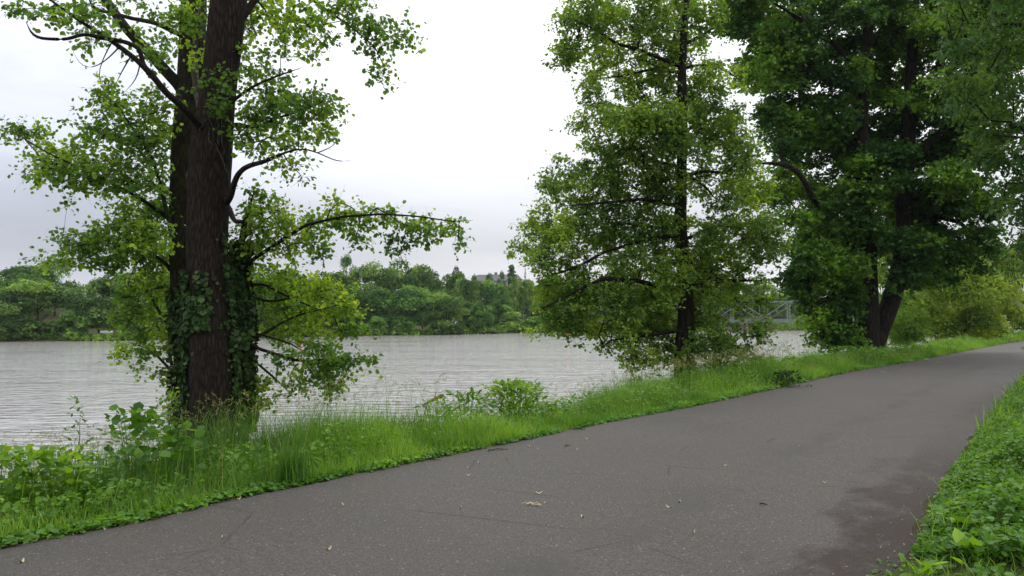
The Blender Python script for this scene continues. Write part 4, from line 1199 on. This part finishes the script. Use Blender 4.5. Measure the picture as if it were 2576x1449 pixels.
# ------------------------------------------------------------------ far hillside house
def house(u, v, Y, w, d, h, rz, label, roofh=2.4):
    p0 = at(u, v, Y)
    root = empty('house', (p0[0], p0[1], p0[2] - h), rz); tag(root, label, 'house')
    g = Geo(); box(g, (0, 0, h / 2), (w, d, h)); link_local('wall', g, root, M['house_wall'])
    g = Geo(); o = .5
    V = np.array([[-w / 2 - o, -d / 2 - o, h], [w / 2 + o, -d / 2 - o, h], [w / 2 + o, d / 2 + o, h], [-w / 2 - o, d / 2 + o, h], [-w / 2 + 1, 0, h + roofh], [w / 2 - 1, 0, h + roofh]])
    g.add(V, [np.array([[0, 1, 5, 4], [2, 3, 4, 5], [3, 2, 1, 0]]), ]); g.add(V, [np.array([[1, 2, 5], [3, 0, 4]])])
    rf = link_local('roof', g, root, M['roof'])
    g = Geo(); box(g, (w * .2, .6, h + roofh), (.9, .9, 1.8)); ch = link_local('chimney', g, rf, M['concrete'])
    for k in range(int(w / 3.2)):
        g = Geo(); box(g, (-w / 2 + 1.8 + k * 3.2, -d / 2 - .02, h - 1.5), (1.3, .1, 1.2)); link_local('window', g, root, M['glass'])


def link_local(name, g, parent, mat, smooth=False):
    o = bpy.data.objects.new(name, g.mesh(name, smooth)); o.data.materials.append(mat); COL.objects.link(o); o.parent = parent
    return o


house(1233, 708, 272, 11, 9, 6, R(12), 'grey-roofed house on the hill, lower left of the two')
house(1268, 704, 280, 12, 9, 6, R(-8), 'grey-roofed house on the hill below the skyline cedar', 2.0)

# ------------------------------------------------------------------ truss bridge
bl = at(1318, 811, 190)[:2]; br = at(1946, 804, 146)[:2]
bd = unit(np.array([br - bl]))[0]
blen = np.linalg.norm(br - bl)
ang = math.atan2(bd[1], bd[0])
deck_z = at(1946, 805, 146)[2]
root = empty('truss_bridge', (bl[0], bl[1], deck_z), ang)
tag(root, 'grey-green steel truss bridge crossing the river behind the middle alder', 'bridge')
TH = 3.5; WB = 3.6; LB = blen + 55
np_ = int(LB / 5.6); pl = LB / np_
for side in (-1, 1):
    y = side * WB / 2
    g = Geo(); beam(g, (0, y, TH), (LB, y, TH), .26, .22); link_local('top_chord', g, root, M['steel'])
    g = Geo(); beam(g, (0, y, 0), (LB, y, 0), .30, .34); link_local('bottom_chord', g, root, M['steel'])
    for k in range(np_ + 1):
        if k % 2 == 0:
            for o in (-.24, .24):
                g = Geo(); beam(g, (k * pl + o, y, .17), (k * pl + o, y, TH - .11), .20, .20); link_local('post', g, root, M['steel'])
        else:
            g = Geo(); beam(g, (k * pl, y, .17), (k * pl, y, TH - .11), .10, .10); link_local('post', g, root, M['steel'])
    for k in range(np_):
        a, b = (TH - .1, .1) if k % 2 == 1 else (.1, TH - .1)
        g = Geo(); beam(g, (k * pl + .25, y, b), ((k + 1) * pl - .25, y, a), .2, .2); link_local('diagonal', g, root, M['steel'])
    g = Geo()
    for zz in (.55, .85, 1.15): beam(g, (0, y - side * .25, zz), (LB, y - side * .25, zz), .05, .05)
    link_local('railing', g, root, M['steel_dark'])
g = Geo(); box(g, (LB / 2, 0, .22), (LB, WB - .5, .16)); link_local('deck', g, root, M['steel_dark'])
g = Geo(); beam(g, (0, -WB / 2 - .2, -.3), (LB, -WB / 2 - .2, -.3), .18, .30); link_local('service_pipe', g, root, M['steel'])


def pier(s0, label):
    p0 = bl + bd * s0
    r_ = empty('bridge_pier', (p0[0], p0[1], WZ), ang); tag(r_, label, 'bridge pier')
    hz = deck_z - WZ
    g = Geo(); box(g, (0, 0, .15), (8.4, 5.4, 1.5)); link_local('footing', g, r_, M['concrete'])
    g = Geo(); box(g, (.9, 0, .9 + (hz - .17 - .9) / 2), (3.2, 4.4, hz - .17 - .9)); link_local('shaft', g, r_, M['concrete'])


pier(blen - 5, 'brown concrete bridge pier standing in the water right of the middle alder')
pier(2, 'brown concrete abutment under the left end of the truss bridge')

# ------------------------------------------------------------------ small things on and by the water
def buoy(u, v, r, label):
    p0 = flat(u, v, WZ)
    root = empty('buoy', (p0[0], p0[1], WZ)); tag(root, label, 'buoy')
    g = Geo(); k = 8
    tube(g, [(0, 0, -.1 * r), (0, 0, .2 * r), (0, 0, .7 * r), (0, 0, 1.1 * r), (0, 0, 1.35 * r)], [.75 * r, r, r, .7 * r, .15 * r], 14)
    link_local('float', g, root, M['buoy'], True)
    g = Geo(); tube(g, [(0, 0, 1.3 * r), (0, 0, 1.6 * r)], [.12 * r, .12 * r], 8); link_local('lifting_eye', g, root, M['steel_dark'])


buoy(757, 863, .36, 'red buoy seen through the alder\'s hanging leaves')
buoy(1427, 843, .32, 'red buoy near the far shore left of the middle alder')

p0 = flat(1062, 1021, WZ); p1 = flat(1112, 1012, WZ)
g = Geo()
tube(g, [p0 + [0, 0, .02], p0 * .6 + p1 * .4 + [0, 0, .10], p1 + [0, 0, .22]], [.02, .055, .07], 8, .15, step=.1)
tube(g, [p0 * .5 + p1 * .5 + [0, 0, .1], p0 * .3 + p1 * .7 + [0, .1, .32]], [.025, .01], 6)
o = link('driftwood', g.mesh('driftwood', True), None, M['wood'])
tag(o, 'brown broken branch lying in the water left of the low nettle clump', 'driftwood')

# thin forked stick standing out of the water behind the tall grass
p0 = flat(800, 1062, WZ)
g = Geo()
tube(g, [at(785, 1075, 11.5), at(806, 1046, 11.5), at(822, 1056, 11.5)], [.008, .006, .003], 5)
o = link('twig', g.mesh('twig'), None, M['twig'])
tag(o, 'bent bare twig rising from the tall grass right of the ivy-clad stem', 'twig')

# sandstone landing wall at the far left
p0 = flat(-60, 858, WZ); p1 = flat(40, 858, WZ)
d_ = p1 - p0; L_ = np.linalg.norm(d_); rz = math.atan2(d_[1], d_[0])
root = empty('landing_wall', ((p0 + p1) / 2).tolist(), rz); tag(root, 'low tan sandstone landing wall at the far left waterline', 'wall')
g = Geo(); box(g, (0, .6, .2), (L_, 1.2, 1.0)); link_local('masonry', g, root, M['sand'])
g = Geo(); box(g, (0, .6, .76), (L_ + .1, 1.35, .12)); link_local('coping', g, root, M['sand'])

# bench by the hollow
pb = at(266, 852, 113); gz = ground_z(pb[0], pb[1])
root = empty('park_bench', (pb[0], pb[1], gz), .1); tag(root, 'pale bench on the left far bank before the black hollow', 'bench')
g = Geo(); box(g, (0, 0, .45), (1.8, .42, .06)); link_local('seat', g, root, M['white'])
g = Geo(); box(g, (0, .22, .75), (1.8, .05, .32)); link_local('backrest', g, root, M['white'])
for sx in (-.75, .75):
    g = Geo(); box(g, (sx, 0, .21), (.08, .4, .42)); link_local('leg', g, root, M['concrete'])

# small white notice with orange top by the bridge
pb = at(1795, 809, 160); gz = max(ground_z(pb[0], pb[1]), WZ)
root = empty('notice_board', (pb[0], pb[1], gz), 0); tag(root, 'small white river sign with orange top, right of the middle alder trunk', 'sign')
h_ = pb[2] - gz
g = Geo(); beam(g, (0, 0, -.5), (0, 0, h_ + .5), .1, .1); link_local('post', g, root, M['steel'])
g = Geo(); box(g, (0, -.08, h_), (.9, .05, .9)); link_local('panel', g, root, M['white'])
g = Geo(); box(g, (.3, -.08, h_ + .75), (.6, .05, .5)); link_local('top_panel', g, root, M['buoy'])

# ------------------------------------------------------------------ grass and herbs
def blades(g, rg, P, H, Wd, lean, segs=3, tint=None, spread=1.0):
    n = len(P)
    a = rg.rand(n) * 2 * math.pi
    ld_ = np.stack([np.cos(a), np.sin(a), np.zeros(n)], 1)
    wd_ = np.stack([-np.sin(a + rg.randn(n) * .5), np.cos(a + rg.randn(n) * .5), np.zeros(n)], 1)
    rows = []
    for k in range(segs):
        t = k / segs
        c = P + np.array([0, 0, 1]) * (H * (t - .18 * lean * t * t))[:, None] + ld_ * (H * lean * t * t)[:, None]
        w = Wd * (1 - t * .75) * .5
        rows += [c - wd_ * w[:, None], c + wd_ * w[:, None]]
    t = 1.0
    rows.append(P + np.array([0, 0, 1]) * (H * (1 - .30 * lean))[:, None] + ld_ * (H * lean)[:, None])
    V = np.stack(rows, 1)
    nv = 2 * segs + 1
    i = np.arange(n)[:, None] * nv
    Fq = np.concatenate([i + np.array([[2 * k, 2 * k + 1, 2 * k + 3, 2 * k + 2]]) for k in range(segs - 1)])
    Ft = i + np.array([[2 * segs - 2, 2 * segs - 1, 2 * segs]])
    if tint is None: tint = np.stack([rg.rand(n)] * 3, 1)
    g.add(V.reshape(-1, 3), [Fq, Ft], np.repeat(tint, nv, axis=0))


def verge_points(rg, n, s0, s1, w0, w1, side=1, pw=1.0):
    s = rg.uniform(s0, s1, n); t = rg.rand(n) ** pw
    if side == 1: d = left_edge(s) + w0 + (w1 - w0) * t
    else: d = right_edge(s) - w0 - (w1 - w0) * t
    p2 = xy(s, d)
    return np.concatenate([p2, height(p2[:, 0], p2[:, 1])[:, None]], 1), s, t


def hmap(s):
    return np.interp(s, [0, 3, 4.5, 6.3, 8, 10, 13, 17, 22, 30, 60], [.46, .48, .62, .74, .48, .46, .54, .64, .68, .55, .50])


g = Geo()
for (n, s0, s1, w0, w1, wm, hm) in [(34000, -3, 8, .02, 3.4, 1.0, 1.0), (32000, 6, 16, .02, 3.2, 1.3, 1.0), (30000, 15, 32, .02, 3.6, 2.0, 1.0), (16000, 30, 52, .02, 5, 3.6, 1.0), (9000, 50, 90, .05, 9, 6.5, 1.0),
                                    (5200, -3, 16, .0, .35, 1.1, .30), (3000, 14, 40, .0, .5, 2.2, .35)]:
    P, s, t = verge_points(rg, n, s0, s1, w0, w1)
    cl = vnoise(P[:, 0] * 1.9, P[:, 1] * 1.9, 31); cl2 = vnoise(P[:, 0] * .7, P[:, 1] * .7, 32)
    H = hmap(s) * hm * (.6 + .8 * vnoise(P[:, 0] * .9, P[:, 1] * .9, 35)) * (.40 + .60 * np.clip(t * 3.0, 0, 1)) * (.35 + 1.05 * cl) * rg.uniform(.4, 1.2, n)
    cl3 = vnoise(P[:, 0] * 5, P[:, 1] * 5, 33); tint = np.stack([rg.rand(n), np.clip(1.5 * (.3 * cl3 + .7 * cl2) - .25, 0, 1), cl], 1)
    blades(g, rg, P, H, .0065 * wm * rg.uniform(.6, 1.4, n), rg.uniform(.1, .85, n), 3, tint)
o = link('grass', g.mesh('grass'), None, M['grass'])
tag(o, 'long bright green grass between the path and the river', 'grass', kind='stuff')

# dead straw among the green
gd = Geo()
for (n, s0, s1, w0, w1, wm) in [(1500, -3, 14, .2, 3.0, 1.0), (1400, 13, 34, .2, 3.2, 2.0)]:
    P, s, t = verge_points(rg, n, s0, s1, w0, w1)
    blades(gd, rg, P, hmap(s) * rg.uniform(.4, 1.15, n), .005 * wm * rg.uniform(.6, 1.3, n), rg.uniform(.2, .9, n), 3)
o = link('dead_grass', gd.mesh('dead_grass'), None, M['straw'])
tag(o, 'dry straw-coloured stems scattered through the bank grass', 'dead grass', kind='stuff')

# seed stalks: tall arching stems with pale heads
g = Geo(); gs = Geo()
ns_ = 2600
P, s, t = verge_points(rg, ns_, -1, 24, .4, 2.9, 1, .8)
wgt = np.interp(s, [-1, 3, 5.2, 7.3, 9, 13, 16, 18, 24], [.5, .7, 1.0, .9, .4, .5, .7, .9, .3])
keep = rg.rand(ns_) < wgt
P, s = P[keep], s[keep]; k = len(P)
Hs = hmap(s) * rg.uniform(1.0, 1.5, k)
blades(g, rg, P, Hs, .0058 * rg.uniform(.8, 1.3, k) * np.where(s > 12, 1.6, 1), rg.uniform(.08, .35, k), 4)
rg2 = RS(9)
for q in range(k):
    a = rg2.rand() * 6.28; ln = rg2.uniform(.1, .35) * Hs[q]
    c = P[q] + np.array([math.cos(a) * ln * .5, math.sin(a) * ln * .5, Hs[q] * .92])
    m_ = 12
    tt = np.linspace(0, 1, m_)[:, None]
    Q = c + np.array([math.cos(a) * .07, math.sin(a) * .07, .10]) * tt + np.array([0, 0, -.05]) * tt * tt + rg2.randn(m_, 3) * .008
    add_leaves(gs, Q, rg2.randn(m_, 3) * .5 + np.array([math.cos(a), math.sin(a), .8]), rg2.randn(m_, 3), .016 * (1.5 if s[q] > 12 else 1), 'long')
n0 = g.n
o = link('tall_grass_stalks', g.mesh('tall_grass_stalks'), None, M['grass'])
tag(o, 'thin tall grass stalks standing above the bank grass', 'tall grass', kind='stuff')
o = link('grass_seed_heads', gs.mesh('grass_seed_heads'), None, M['straw'])
tag(o, 'pale drooping seed heads of the tall bank grass', 'tall grass', kind='stuff')

# broad low leaves hugging the river-side path edge, and herbs mixed in the grass
g = Geo()
for (n, s0, s1, w0, w1, sz, hh_, pw) in [(9000, -3, 14, -.04, .22, .045, .05, 1), (5000, 12, 34, -.04, .3, .06, .05, 1), (11000, -3, 5.2, .25, 2.0, .040, .28, 1), (15000, 5, 20, .25, 2.6, .045, .42, 1), (6000, 17, 36, .6, 3.2, .08, .5, .8)]:
    P, s, t = verge_points(rg, n, s0, s1, w0, w1)
    cl = vnoise(P[:, 0] * 2.5, P[:, 1] * 2.5, 41); kp = cl > (.25 if hh_ < .1 else .45)
    P, cl = P[kp], cl[kp]; k = len(P)
    P[:, 2] += rg.rand(k) * hh_ * (cl + .3) + .01
    add_leaves(g, P, rg.randn(k, 3) * np.array([1, 1, .3]), np.array([0, 0, 1.0]) + rg.randn(k, 3) * .45, sz * rg.uniform(.6, 1.5, k), 'round', tint=np.stack([rg.rand(k), cl, cl], 1))
o = link('verge_herbs', g.mesh('verge_herbs'), None, M['herb'])
tag(o, 'low broad-leaved herbs along the river edge of the path', 'herbs', kind='stuff')

g = Geo()
for side, n, s0, s1, a0, a1 in [(1, 900, -2, 22, -.16, .10), (-1, 1500, 2.5, 14, -.15, .6), (-1, 300, 2.5, 9, -.4, .1)]:
    s = rg.uniform(s0, s1, n); e = (rg.rand(n) + rg.rand(n)) / 2
    d = left_edge(s) + a0 + (a1 - a0) * e if side == 1 else right_edge(s) - a0 - (a1 - a0) * e
    p2 = xy(s, d); P = np.concatenate([p2, np.full((n, 1), .026)], 1)
    add_leaves(g, P, rg.randn(n, 3) * np.array([1, 1, .12]), np.array([0, 0, 1.0]) + rg.randn(n, 3) * .3, rg.uniform(.007, .020, n), 'long', tint=np.stack([rg.rand(n)] * 3, 1))
o = link('leaf_litter', g.mesh('leaf_litter'), None, M['litter'])
tag(o, 'dry leaf scraps and crumbs strewn along both path edges', 'leaf litter', kind='stuff')

# right-hand verge
g = Geo(); gg = Geo()
for (n, s0, s1, w0, w1, sz, hh_) in [(34000, 5.6, 12, .04, 2.8, .040, .36), (16000, 11, 22, .06, 3.6, .056, .30), (7000, 20, 48, .05, 5, .12, .28), (3600, 2.5, 6.0, .12, 2.2, .036, .07), (900, 2.5, 5.8, -.12, .3, .022, .02)]:
    P, s, t = verge_points(rg, n, s0, s1, w0, w1, -1)
    cl = vnoise(P[:, 0] * 1.7, P[:, 1] * 1.7, 51); cf = vnoise(P[:, 0] * 6, P[:, 1] * 6, 52)
    if hh_ < .2:
        kp = cf > .42; P, cl, cf, t = P[kp], cl[kp], cf[kp], t[kp]
    k = len(P)
    P[:, 2] += (hh_ * (.25 + .95 * cl) * np.clip(.15 + t * 4, 0, 1)) * (1 - rg.rand(k) ** 2 * .6) + .01
    add_leaves(g, P, rg.randn(k, 3) * np.array([1, 1, .35]), np.array([0, 0, 1.0]) + rg.randn(k, 3) * .42, sz * rg.uniform(.55, 1.5, k), 'round', tint=np.stack([rg.rand(k), .6 * cl + .4 * cf, cl], 1))
for (n, s0, s1, w0, w1, wm, hm) in [(3000, 2.0, 6, .10, 2.5, 1.0, .14), (4200, 5.6, 14, .08, 3, 1.2, .26), (9000, 12, 50, .0, 5, 3, .3)]:
    P, s, t = verge_points(rg, n, s0, s1, w0, w1, -1)
    H = hm * rg.uniform(.5, 1.3, n)
    blades(gg, rg, P, H, .006 * wm * rg.uniform(.6, 1.4, n), rg.uniform(.2, .9, n), 3)
o = link('ground_cover', g.mesh('ground_cover'), None, M['herb'])
tag(o, 'leafy green ground cover spilling over the right edge of the path', 'ground cover', kind='stuff')
o = link('grass', gg.mesh('grass'), None, M['grass'])
tag(o, 'short grass tufts in the right-hand verge', 'grass', kind='stuff')
# big dock-like leaves at lower right
def herb_plant(name, c, n, sz, hgt, label, mat='herb', cat='plant', shape='round', spread=.25, stems=True, group=None, seed=0, tilt=.4):
    rg = RS(seed); root = empty(name, c); tag(root, label, cat, group)
    g = Geo(); P = rg.randn(n, 3) * spread * np.array([.5, .5, 0]); P[:, 2] = rg.rand(n) ** .8 * hgt
    P[:, :2] *= (1.15 - .6 * (P[:, 2:3] / max(hgt, .01)) ** 2)
    ax = unit(P * np.array([1, 1, 0]) + rg.randn(n, 3) * .15 + np.array([0, 0, .12]))
    add_leaves(g, P, ax, np.array([0, 0, 1.0]) + rg.randn(n, 3) * tilt, sz * rg.uniform(.6, 1.4, n), shape)
    o = bpy.data.objects.new('leaves', g.mesh('leaves')); o.data.materials.append(M[mat]); COL.objects.link(o); o.parent = root
    if stems:
        g = Geo()
        for k in range(max(4, n // 14)):
            e = P[rg.randint(n)]
            tube(g, [(e[0] * .25, e[1] * .25, -.05), (e[0] * .6, e[1] * .6, e[2] * .5), e], [.006, .005, .002], 4)
        o = bpy.data.objects.new('stem', g.mesh('stem')); o.data.materials.append(M[mat]); COL.objects.link(o); o.parent = root
    return root


def gp(u, v, Y):
    p0 = at(u, v, Y); p0[2] = ground_z(p0[0], p0[1]); return p0


# the two bushy plants on the bank and their lower neighbour
pb = gp(1290, 1040, 12.2)
herb_plant('leafy_shrub', pb, 1200, .09, at(1290, 958, 12.2)[2] - pb[2] - .03, 'bright rounded leafy shrub on the bank, right of two lower clumps', 'knot', 'shrub', 'long', .62, seed=1)
pb = gp(1345, 1040, 12.4)
herb_plant('leafy_shrub', pb, 260, .085, at(1345, 968, 12.4)[2] - pb[2], 'thin leafy shoots on the right flank of the rounded shrub', 'knot', 'plant', 'long', .35, seed=2)
pb = gp(1170, 1050, 11.6)
herb_plant('nettle_clump', pb, 320, .10, at(1170, 990, 11.6)[2] - pb[2], 'looser nettle clump left of the rounded shrub', 'herb', 'plant', 'long', .55, seed=3)
pb = gp(1100, 1060, 11.3)
herb_plant('nettle_clump', pb, 150, .09, at(1100, 1008, 11.3)[2] - pb[2], 'small pale nettle clump beside the floating branch', 'knot', 'plant', 'long', .35, seed=4)
pb = gp(120, 1230, 6.6)
herb_plant('bramble_bush', pb, 520, .06, .52, 'rounded bramble bush at the lower left of the bank', 'knot', 'shrub', 'round', .5, seed=5)
pb = gp(10, 1230, 6.4)
herb_plant('bramble_bush', pb, 160, .07, .55, 'bramble cut by the left edge of the photo', 'knot', 'shrub', 'round', .3, seed=6)
pb = gp(340, 1230, 7.4)
herb_plant('burdock_plant', pb, 170, .075, .78, 'broad-leaved plant against the water left of the alder trunks', 'herb', 'plant', 'wide', .42, seed=7)
pb = gp(195, 1230, 7.0)
herb_plant('thistle_stalk', pb, 90, .05, .95, 'tall narrow leafy stalk rising before the water at the left', 'herb', 'plant', 'long', .12, seed=8)
pb = gp(430, 1240, 7.8)
herb_plant('dock_plant', pb, 110, .09, .55, 'mid-height leafy plant between the broad-leaved plant and the trunks', 'herb', 'plant', 'round', .35, seed=9)
pb = gp(2170, 895, 27); herb_plant('nettle_clump', pb, 420, .16, .55, 'dark nettles in the shade at the foot of the twin-trunked maple', 'herb', 'plant', 'long', 1.6, seed=10, stems=False)
pb = gp(1830, 940, 20.5); herb_plant('nettle_clump', pb, 420, .12, .60, 'dense nettle clump on the bank right of the middle alder', 'herb', 'plant', 'round', 1.1, seed=14, stems=False)
pb = gp(1960, 915, 23); herb_plant('nettle_clump', pb, 420, .12, .55, 'nettles at the water edge between the middle alder and the maple', 'herb', 'plant', 'round', 1.3, seed=15, stems=False)


def tussock(u, v, Y, h, n, label, seed, w=.012, spread=.14):
    rg = RS(seed); pb = gp(u, v, Y); root = empty('grass_tussock', pb); tag(root, label, 'grass tuft')
    g = Geo(); P = rg.randn(n, 3) * spread * .5; P[:, 2] = 0
    blades(g, rg, P, h * rg.uniform(.6, 1.1, n), w * rg.uniform(.7, 1.3, n), rg.uniform(.1, .5, n), 4, np.stack([rg.rand(n) * .3] * 3, 1))
    link_local('blade_tuft', g, root, M['grass'])


tussock(733, 1200, 7.55, .42, 260, 'dark upright tussock at the path edge right of the trunks', 21)
pb = gp(1978, 966, 17.6); herb_plant('dock_plant', pb, 200, .07, .34, 'isolated dark leafy plant on the path edge before the maple', 'ivy', 'plant', 'round', .38, seed=11, stems=False)
pb = gp(2545, 1330, 5.3)
herb_plant('dock_plant', pb, 16, .17, .16, 'plant with big pale rounded leaves at the lower right corner', 'knot', 'plant', 'wide', .3, seed=12, tilt=.2)
pb = gp(2440, 1400, 4.95)
herb_plant('dandelion_plant', pb, 26, .15, .06, 'flat rosette of long leaves on the bare soil at lower right', 'knot', 'plant', 'long', .16, seed=13, stems=False, tilt=.2)
pb = gp(2320, 1440, 4.7)
herb_plant('dandelion_plant', pb, 22, .12, .06, 'small leaf rosette where the path meets the bottom right verge', 'knot', 'plant', 'long', .14, seed=16, stems=False, tilt=.2)

# ------------------------------------------------------------------ litter on the path
def path_z(x, y):
    s = x * PD[0] + y * PD[1]; d = x * PN[0] + y * PN[1]
    t = (d - right_edge(s)) / (left_edge(s) - right_edge(s))
    return .004 + .03 * (1 - (2 * t - 1) ** 2)


def litter(name, u, v, sz, mat, label, group=None, kind='leaf', rz=0.0):
    p0 = flat(u, v, .02); z = path_z(p0[0], p0[1]) + .004
    g = Geo()
    if kind == 'leaf':
        n = 9; a = np.linspace(0, 2 * math.pi, n, endpoint=False)
        V = np.stack([np.cos(a) * sz, np.sin(a) * sz * .5, .012 * np.cos(a * 2) + .008], 1)
        V[0] *= [1.25, 1, 1]; V = np.concatenate([V, [[0, 0, .0]]])
        g.add(V, [np.array([[k, (k + 1) % n, n] for k in range(n)])])
    elif kind == 'twig':
        tube(g, [(-sz, 0, .004), (-.2 * sz, .02, .012), (sz, -.01, .006)], [.004, .006, .003], 5)
        tube(g, [(0, 0, .01), (.4 * sz, .05, .01)], [.003, .002], 4)
    else:
        rg = RS(int(u))
        for k in range(14):
            a = rg.rand() * 6.28; b = rg.randn(2) * sz * .5
            tube(g, [(b[0], b[1], .004), (b[0] + math.cos(a) * .03, b[1] + math.sin(a) * .03, .014), (b[0] + math.cos(a + .5) * .06, b[1] + math.sin(a + .5) * .06, .004)], [.003, .003, .002], 4)
    o = bpy.data.objects.new(name, g.mesh(name, kind != 'leaf')); o.data.materials.append(mat); COL.objects.link(o)
    o.location = (p0[0], p0[1], z); o.rotation_euler = (0, 0, rz)
    tag(o, label, {'leaf': 'fallen leaf', 'twig': 'twig'}.get(kind, 'catkins'), group)


litter('fallen_leaf', 1356, 1245, .032, M['dry_leaf'], 'pale dry leaf lying just above the scattered catkins mid-path', None, 'leaf', .1)
litter('fallen_catkins', 1345, 1274, .07, M['dry_leaf'], 'little heap of pale yellow catkins in the middle of the path', None, 'heap')
litter('twig', 1256, 1131, .11, M['dark_bit'], 'short dark twig beside the river-side edge, left of its pair', None, 'twig', .2)
litter('twig', 1235, 1133, .05, M['dark_bit'], 'tiny dark twig nearest the grass in the pair of twigs', None, 'twig', .9)
litter('twig', 1322, 1105, .09, M['dark_bit'], 'dark twig touching the grass edge above the pair of twigs', None, 'twig', .1)
litter('twig', 1085, 1157, .10, M['dark_bit'], 'dark bark strip at the grass edge left of the twigs', None, 'twig', .15)
litter('twig', 1457, 1080, .09, M['dark_bit'], 'dark twig at the edge where the path narrows away', None, 'twig', 0)
litter('twig', 1427, 1124, .06, M['dark_bit'], 'lone crooked twig out on the asphalt right of the pair', None, 'twig', 1.0)
litter('twig', 1920, 1272, .035, M['dark_bit'], 'tiny black twig far right on the near asphalt', None, 'twig', 2.5)
for k, (u, v) in enumerate([(1353, 1129), (1330, 1123), (1478, 1104), (1252, 1141), (1205, 1165), (1178, 1197), (1160, 1283), (865, 1271), (827, 1387), (1178, 1178), (1450, 1133), (55, 1413), (265, 1329), (1710, 1267), (1682, 1280), (1745, 1343), (1465, 1306), (1823, 1175), (2012, 1128), (2075, 1215), (600, 1252), (560, 1356)]):
    litter('fallen_leaf', u, v, .014 + .005 * (k % 3), M['dry_leaf'], 'tiny pale leaf scrap scattered on the asphalt', 'leaf scraps on the path', 'leaf', k * 1.3)

# ------------------------------------------------------------------ sky and sun
SUN_EL, SUN_AZ = 58.0, 20.0   # azimuth measured from the view direction, to the right
w = bpy.data.worlds.new("World"); scene.world = w; w.use_nodes = True
nt = w.node_tree; nt.nodes.clear()
out = nt.nodes.new('ShaderNodeOutputWorld')
bg = nt.nodes.new('ShaderNodeBackground'); bg.inputs['Strength'].default_value = .1
sky = nt.nodes.new('ShaderNodeTexSky'); sky.sky_type = 'NISHITA'; sky.sun_disc = False
sky.sun_elevation = R(SUN_EL); sky.sun_rotation = R(SUN_AZ)
tc = N(nt, 'TexCoord')
sx = N(nt, 'SeparateXYZ'); nt.links.new(tc.outputs['Generated'], sx.inputs[0])
X_, Z_ = sx.outputs[0], sx.outputs[2]
cn = noise(nt, mapping(nt, tc.outputs['Generated'], (1.2, 1.2, 4.5)), 2.2, 5, .5, .4)
zz = math_(nt, 'ADD', Z_, math_(nt, 'MULTIPLY', math_(nt, 'SUBTRACT', cn, .5), .10))
el = ramp(nt, zz, [(0.0, (.80, .79, .82)), (.055, (.80, .79, .83)), (.085, (.645, .655, .685)), (.13, (.70, .71, .745)), (.22, (.92, .93, .97)), (.34, (1, 1, 1)), (1, (1, 1, 1))])
el = mixc(nt, 1.0, el, ramp(nt, Z_, [(.1, (1, 1, 1)), (.9, (1, 1, 1))]), 'MULTIPLY')
az = ramp(nt, math_(nt, 'ADD', X_, math_(nt, 'ADD', math_(nt, 'MULTIPLY', cn, .12), .94)), [(.40, (.76, .78, .85)), (.52, (.80, .82, .88)), (.80, (.98, .98, 1)), (1, (1, 1, 1))])
c2 = noise(nt, mapping(nt, tc.outputs['Generated'], (1, 1, 3.2)), 3.5, 6, .55, .5)
cl = mixc(nt, 1.0, mixc(nt, 1.0, el, az, 'MULTIPLY'), ramp(nt, c2, [(.32, (.90, .905, .92)), (.62, (1.06, 1.06, 1.06))]), 'MULTIPLY')
zb = math_(nt, 'ADD', math_(nt, 'MULTIPLY', Z_, 3.2, True), 9.6)
sc_ = N(nt, 'VectorMath', operation='SCALE'); nt.links.new(cl, sc_.inputs[0])
zb2 = math_(nt, 'ADD', math_(nt, 'MULTIPLY', math_(nt, 'MAXIMUM', Z_, 0.0), 10.5), 10.4)
nt.links.new(zb2, sc_.inputs['Scale'])
mixn = mixc(nt, .92, sky.outputs[0], sc_.outputs[0])
nt.links.new(mixn, bg.inputs[0]); nt.links.new(bg.outputs[0], out.inputs[0])

sl = bpy.data.lights.new('sun', 'SUN'); sl.energy = 1.4; sl.angle = R(20); sl.color = (1, .96, .90)
so = bpy.data.objects.new('sun', sl); COL.objects.link(so)
dirv = Vector((math.sin(R(SUN_AZ)) * math.cos(R(SUN_EL)), math.cos(R(SUN_AZ)) * math.cos(R(SUN_EL)), math.sin(R(SUN_EL))))
so.rotation_euler = dirv.to_track_quat('Z', 'Y').to_euler()

gz_ = Geo(); box(gz_, (300, 500, 15), (4400, 4400, 42))
hm_, nt, out = nodes('pale_damp_air')
vp = N(nt, 'VolumePrincipled'); vp.inputs['Color'].default_value = (.86, .92, 1, 1); vp.inputs['Density'].default_value = .00015; vp.inputs['Anisotropy'].default_value = .2
nt.links.new(vp.outputs[0], out.inputs['Volume'])
hz = link('haze', gz_.mesh('haze'), None, hm_); tag(hz, kind='stuff')
scene.view_settings.view_transform = 'Standard'
scene.view_settings.look = 'None'
scene.view_settings.exposure = 0
scene.view_settings.gamma = 1
scene.cycles.use_denoising = True
scene.cycles.max_bounces = 8
scene.cycles.diffuse_bounces = 5
scene.cycles.transmission_bounces = 6
scene.cycles.glossy_bounces = 3
